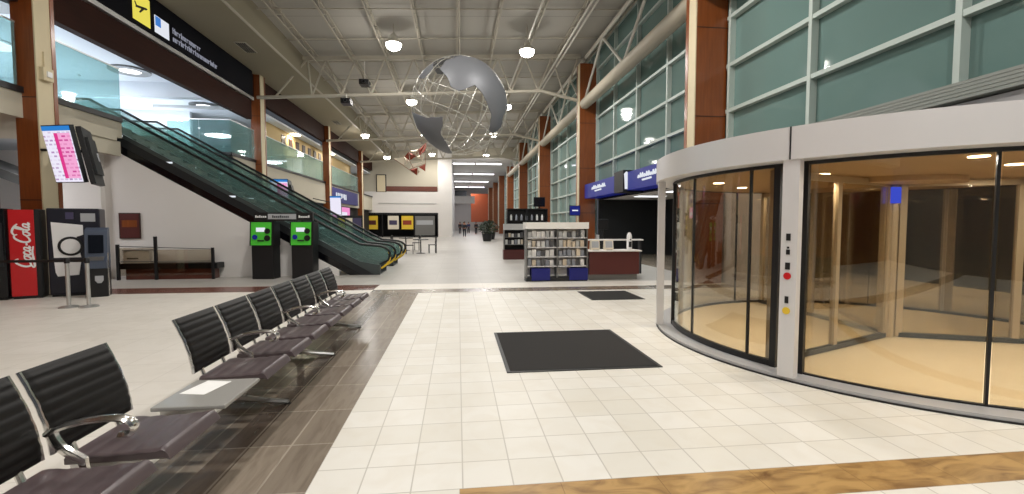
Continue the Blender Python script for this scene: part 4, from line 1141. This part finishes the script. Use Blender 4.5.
# dark planters beside the corridor
for i, (x, y, lb) in enumerate(((2.55, 40.5, 'dark leafy planter nearest beyond the shelf units'), (3.2, 45.0, 'dark leafy planter behind the nearest planter'), (3.2, 50.0, 'dark leafy planter farthest along the corridor'))):
    t = thing('planter', lb, 'plant', (x, y, 0), group='planters along the far hall')
    MB().lathe([(.35, 0), (.45, .6), (.45, .65), (.4, .65), (.38, .6)], n=20).build('pot', M['darkmetal'], t, True)
    mb = MB(); rr = random.Random(i)
    for q in range(420):
        a, z, r = rr.random()*2*PI, rr.random(), rr.random()**.5
        w = (.75*math.sin(PI*(.15+.8*z)))*r
        p = Vector((w*math.cos(a), w*math.sin(a), .62+z*1.15)); d = Vector((math.cos(a+rr.uniform(-.8, .8)), math.sin(a+rr.uniform(-.8, .8)), rr.uniform(-.3, .6))).normalized()
        sd = d.cross(Vector((rr.uniform(-1, 1), rr.uniform(-1, 1), 1))).normalized()*.05; L = .2
        vs = [mb.bm.verts.new(c) for c in (p, p+d*L*.5+sd, p+d*L, p+d*L*.5-sd)]; mb.bm.faces.new(vs)
    mb.build('foliage', M['leaf'], t)
    MB().tube([(0, 0, .6), (0, 0, 1.5)], .03, 6).build('stem', M['darkbrown'], t)

# ================================================================ SHELF UNITS (right)
t = thing('shelf_unit', 'wide retail shelf unit with a pale header and a blue base', 'shelf', (1.84, 12.35, 0))
WU = 1.72
box('header', mat('pale_header', (238, 235, 228), .6), -.02, WU+.02, -.02, .5, 1.44, 1.62, t)
box('back_panel', M['alu_white'], 0, WU, .3, .34, .14, 1.44, t)
for x in (0, WU/2-.015, WU-.03): box('upright', M['grey_metal'], x, x+.03, 0, .32, .1, 1.44, t)
for z in (.42, .68, .94, 1.2): box('shelf_board', M['alu_white'], .03, WU-.03, .0, .3, z-.02, z, t)
box('blue_base', M['bluedark'], .15, .66, -.02, .3, .03, .36, t); box('blue_base', M['bluedark'], 1.2, WU, -.02, .3, .03, .36, t)
box('plinth', M['darkmetal'], 0, WU, .02, .34, 0, .12, t)
g0 = None
rr = random.Random(11)
def packet(name, x, y, z, w, d, h, m, label, group, pillow=False):
    mb = MB()
    if pillow:
        mb.lathe([(w*.5, 0), (w*.5, h*.7), (w*.28, h*.86), (w*.22, h)], n=10); mb.bm.transform(Matrix.Diagonal((1, d/w, 1, 1)))
    else: mb.bx(-w/2, w/2, -d/2, d/2, 0, h, None, .006)
    o = mb.build(name, m, None, loc=(x, y, z)); tag(o, label, 'packet' if not pillow else 'bottle', group); return o
rows = {.42: 'lowest', .68: 'second', .94: 'third', 1.2: 'top'}
for z, nm in rows.items():
    for i in range(13):
        x = 1.84+.11+i*.1235
        if abs(x-1.84-WU/2) < .04: continue
        packet('goods_packet', x, 12.35+rr.uniform(.1, .18), z, rr.uniform(.085, .112), .06, rr.uniform(.15, .21), rr.choice(GOODS), 'pale packet in the %s row of the wide shelf unit with the blue base' % nm, 'packets in the %s row of the wide shelf unit' % nm)
t = thing('shelf_unit', 'lower shelf unit with a maroon base left of the wide one', 'shelf', (2.0, 20.0, 0))
box('header', GOODS[1], 0, .92, 0, .4, 1.3, 1.56, t); box('back_panel', M['dark'], 0, .92, .36, .4, .4, 1.3, t)
for x in (0, .89): box('upright', M['grey_metal'], x, x+.03, 0, .38, .4, 1.3, t)
for z in (.66, .98): box('shelf_board', M['grey_metal'], .03, .89, 0, .36, z-.02, z, t)
box('base', M['maroon'], -.02, .94, -.04, .42, 0, .42, t)
for z, nm in ((.66, 'lower'), (.98, 'upper')):
    for i in range(6): packet('goods_packet', 2.12+i*.137, 20.15, z, .1, .08, rr.uniform(.15, .22), rr.choice(GOODS), 'packet in the %s row of the shelf unit with the maroon base' % nm, 'packets in the %s row of the maroon based shelf unit' % nm)
t = thing('tall_rack', 'tall black rack behind the shelf units', 'shelf', (2.5, 23.4, 0))
box('back_panel', M['black'], 0, 2.1, .36, .4, 0, 2.35, t)
for x in (0, 1.0, 2.06): box('upright', M['black'], x, x+.04, 0, .36, 0, 2.3, t)
for z in (.5, 1.1, 1.7, 2.3): box('shelf_board', M['black'], 0, 2.1, 0, .36, z, z+.04, t)
for i in range(7): packet('goods_bottle', 2.72+i*.27, 23.55, 1.74, .11, .11, .3, rr.choice(GOODS[:4]), 'bottle on the upper shelf of the tall black rack', 'bottles on the tall black rack', True)
t = thing('monitor', 'black monitor on a stand on top of the tall rack', 'screen', (4.2, 23.6, 2.34))
box('casing', M['black'], -.3, .3, -.03, .03, .1, .6, t, .01); box('screen', M['scr_dark'], -.27, .27, -.036, -.03, .13, .57, t); box('stand', M['black'], -.04, .04, 0, .04, 0, .12, t); box('foot', M['black'], -.15, .15, -.1, .1, 0, .02, t)

# ---------------------------------------------------------------- counter
t = thing('counter', 'red brown service counter with a pale top by the right wall', 'counter', (3.58, 12.4, 0))
box('front_panel', M['maroon'], .05, 1.5, .05, .6, .16, .8, t); box('worktop', M['white'], 0, 1.56, 0, .66, .8, .835, t, .006); box('plinth', M['grey_metal'], .08, 1.46, .1, .58, 0, .16, t)
t = thing('soap_dispenser', 'tall white dispenser with a rounded head on the counter', 'dispenser', (4.86, 12.65, .835))
MB().lathe([(.07, 0), (.075, .02), (.075, .36), (.06, .44), (.03, .49), (.0005, .5)], n=18).build('body', M['whitepaint'], t, True); box('recess', M['darkmetal'], -.04, .04, -.08, -.06, .08, .24, t); box('nozzle', M['darkmetal'], -.015, .015, -.1, -.06, .28, .31, t)
for x, lb in ((3.85, 'beige terminal at the left end of the counter'), (4.25, 'beige terminal in the middle of the counter')):
    t = thing('card_terminal', lb, 'terminal', (x, 12.65, .835), group='terminals on the counter')
    mb = MB(); mb.poly([(-.13, -.06, 0), (-.13, .1, 0), (-.13, .06, .28), (-.13, .0, .28)], None, (.26, 0, 0)); mb.build('body', M['kite_white'], t); box('foot', M['grey_metal'], -.08, .08, -.09, .12, 0, .012, t)
    mb = MB(); mb.poly([(-.1, -.047, .07), (.1, -.047, .07), (.1, -.008, .25), (-.1, -.008, .25)], None, (0, -.006, 0)); mb.build('screen', M['badge'], t)
t = thing('back_shelf', 'pale narrow back shelf behind the counter', 'shelf', (3.4, 13.9, 0))
box('board', GOODS[0], 0, 2.4, 0, .3, 1.05, 1.09, t)
for x in (.05, 1.2, 2.32): box('leg', M['darkmetal'], x, x+.05, .05, .25, 0, 1.05, t)

# ---------------------------------------------------------------- right shop recess and blue signs
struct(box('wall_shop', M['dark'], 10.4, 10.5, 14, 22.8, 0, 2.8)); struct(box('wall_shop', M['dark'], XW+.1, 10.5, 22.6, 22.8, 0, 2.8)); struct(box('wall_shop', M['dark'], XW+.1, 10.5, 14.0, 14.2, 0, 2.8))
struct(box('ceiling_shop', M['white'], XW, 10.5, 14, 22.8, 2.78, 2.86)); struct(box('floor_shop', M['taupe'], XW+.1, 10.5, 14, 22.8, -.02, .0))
for y in (16., 19.):
    t = thing('ceiling_light', 'flat light panel inside the right shop below the blue signs' , 'ceiling light', (8.2, y, 2.78), group='light panels in the right shop')
    box('frame', M['whitepaint'], -.65, .65, -.35, .35, -.04, 0, t); box('diffuser', M['panel_light'], -.6, .6, -.3, .3, -.05, -.04, t); light('AREA', (0, 0, -.1), 25, (.9, 1, .95), .8, t)
def wavy(y0, y1, z, h, par, x):
    mb = MB(); n = 9
    for i in range(n):
        a = y0+(y1-y0)*i/n; w = (y1-y0)/n
        mb.tube([(x, a, z), (x, a+w*.3, z+h*(1 if i % 3 else .6)), (x, a+w*.6, z+h*.2), (x, a+w, z+h*.1)], .03, 5)
    mb.tube([(x, y0+.25*(y1-y0), z-h*.7), (x, y0+.7*(y1-y0), z-h*.6)], .035, 5)
    return mb.build('white_script', M['sign_white'], par)
for y0, y1, lb in ((17.8, 22.5, 'blue shop sign with white script, the one next to the brown column'), (12.9, 16.65, 'blue shop sign with white script, the one next to the revolving door')):
    t = thing('shop_sign', lb, 'sign', (6.3, y0, 2.82), group='blue shop signs on the right wall')
    box('sign_box', M['blue'], 0, .65, 0, y1-y0, 0, .68, t)
    wavy((y1-y0)*.72, (y1-y0)*.3, .36, .14, t, -.02)
t = thing('projecting_sign', 'black projecting sign with a white lit shape between the blue signs', 'sign', (6.25, 16.72, 2.82))
box('sign_box', M['black'], -.1, .7, 0, 1.0, -.05, .76, t)
mb = MB(); mb.poly([(-.03, -.012, .05), (.1, -.012, .05), (.16, -.012, .5), (.12, -.012, .66), (.02, -.012, .71), (-.07, -.012, .62), (-.05, -.012, .45)], None, (0, .012, 0)); mb.build('white_shape', M['sign_white'], t)
t = thing('blue_sign', 'small blue lit sign low on the second right column', 'sign', (5.75, 22.7, 2.1))
box('panel', M['blue'], -.15, .35, -.06, 0, -.1, .35, t); box('frame', M['black'], -.18, .38, 0, .04, -.13, .38, t); box('print', M['sign_white'], -.05, .25, -.068, -.06, .1, .16, t)
t = thing('coat_stand', 'thin black figure like stand in front of the right shop', 'stand', (5.55, 17.2, 0))
MB().lathe([(.22, 0), (.22, .02), (.03, .05), (.025, 1.7), (.0005, 1.72)], n=14).build('pole', M['black'], t, True)
MB().bx(-.2, .2, -.05, .05, 1.35, 1.75, None, .03).build('head_panel', M['black'], t)

# ================================================================ CAMERA, WORLD, COLOUR
cam = bpy.data.cameras.new('camera'); co = bpy.data.objects.new('camera', cam); COL.objects.link(co)
cam.sensor_width = 36; cam.lens = 460/1024*36; cam.clip_end = 300
co.location = (0, 0, 1.6); co.rotation_euler = (R(90)-math.atan(24/460), 0, R(-6.7))
SC.camera = co
w = bpy.data.worlds.new('night'); SC.world = w; w.use_nodes = True
w.node_tree.nodes['Background'].inputs[0].default_value = (.55, .6, .68, 1)
w.node_tree.nodes['Background'].inputs[1].default_value = .12
SC.view_settings.view_transform = 'Standard'; SC.view_settings.look = 'None'; SC.view_settings.gamma = 1; SC.view_settings.use_curve_mapping = False
SC.view_settings.exposure = 0.
SC.cycles.max_bounces = 8; SC.cycles.transparent_max_bounces = 24
SC.cycles.sample_clamp_indirect = 6
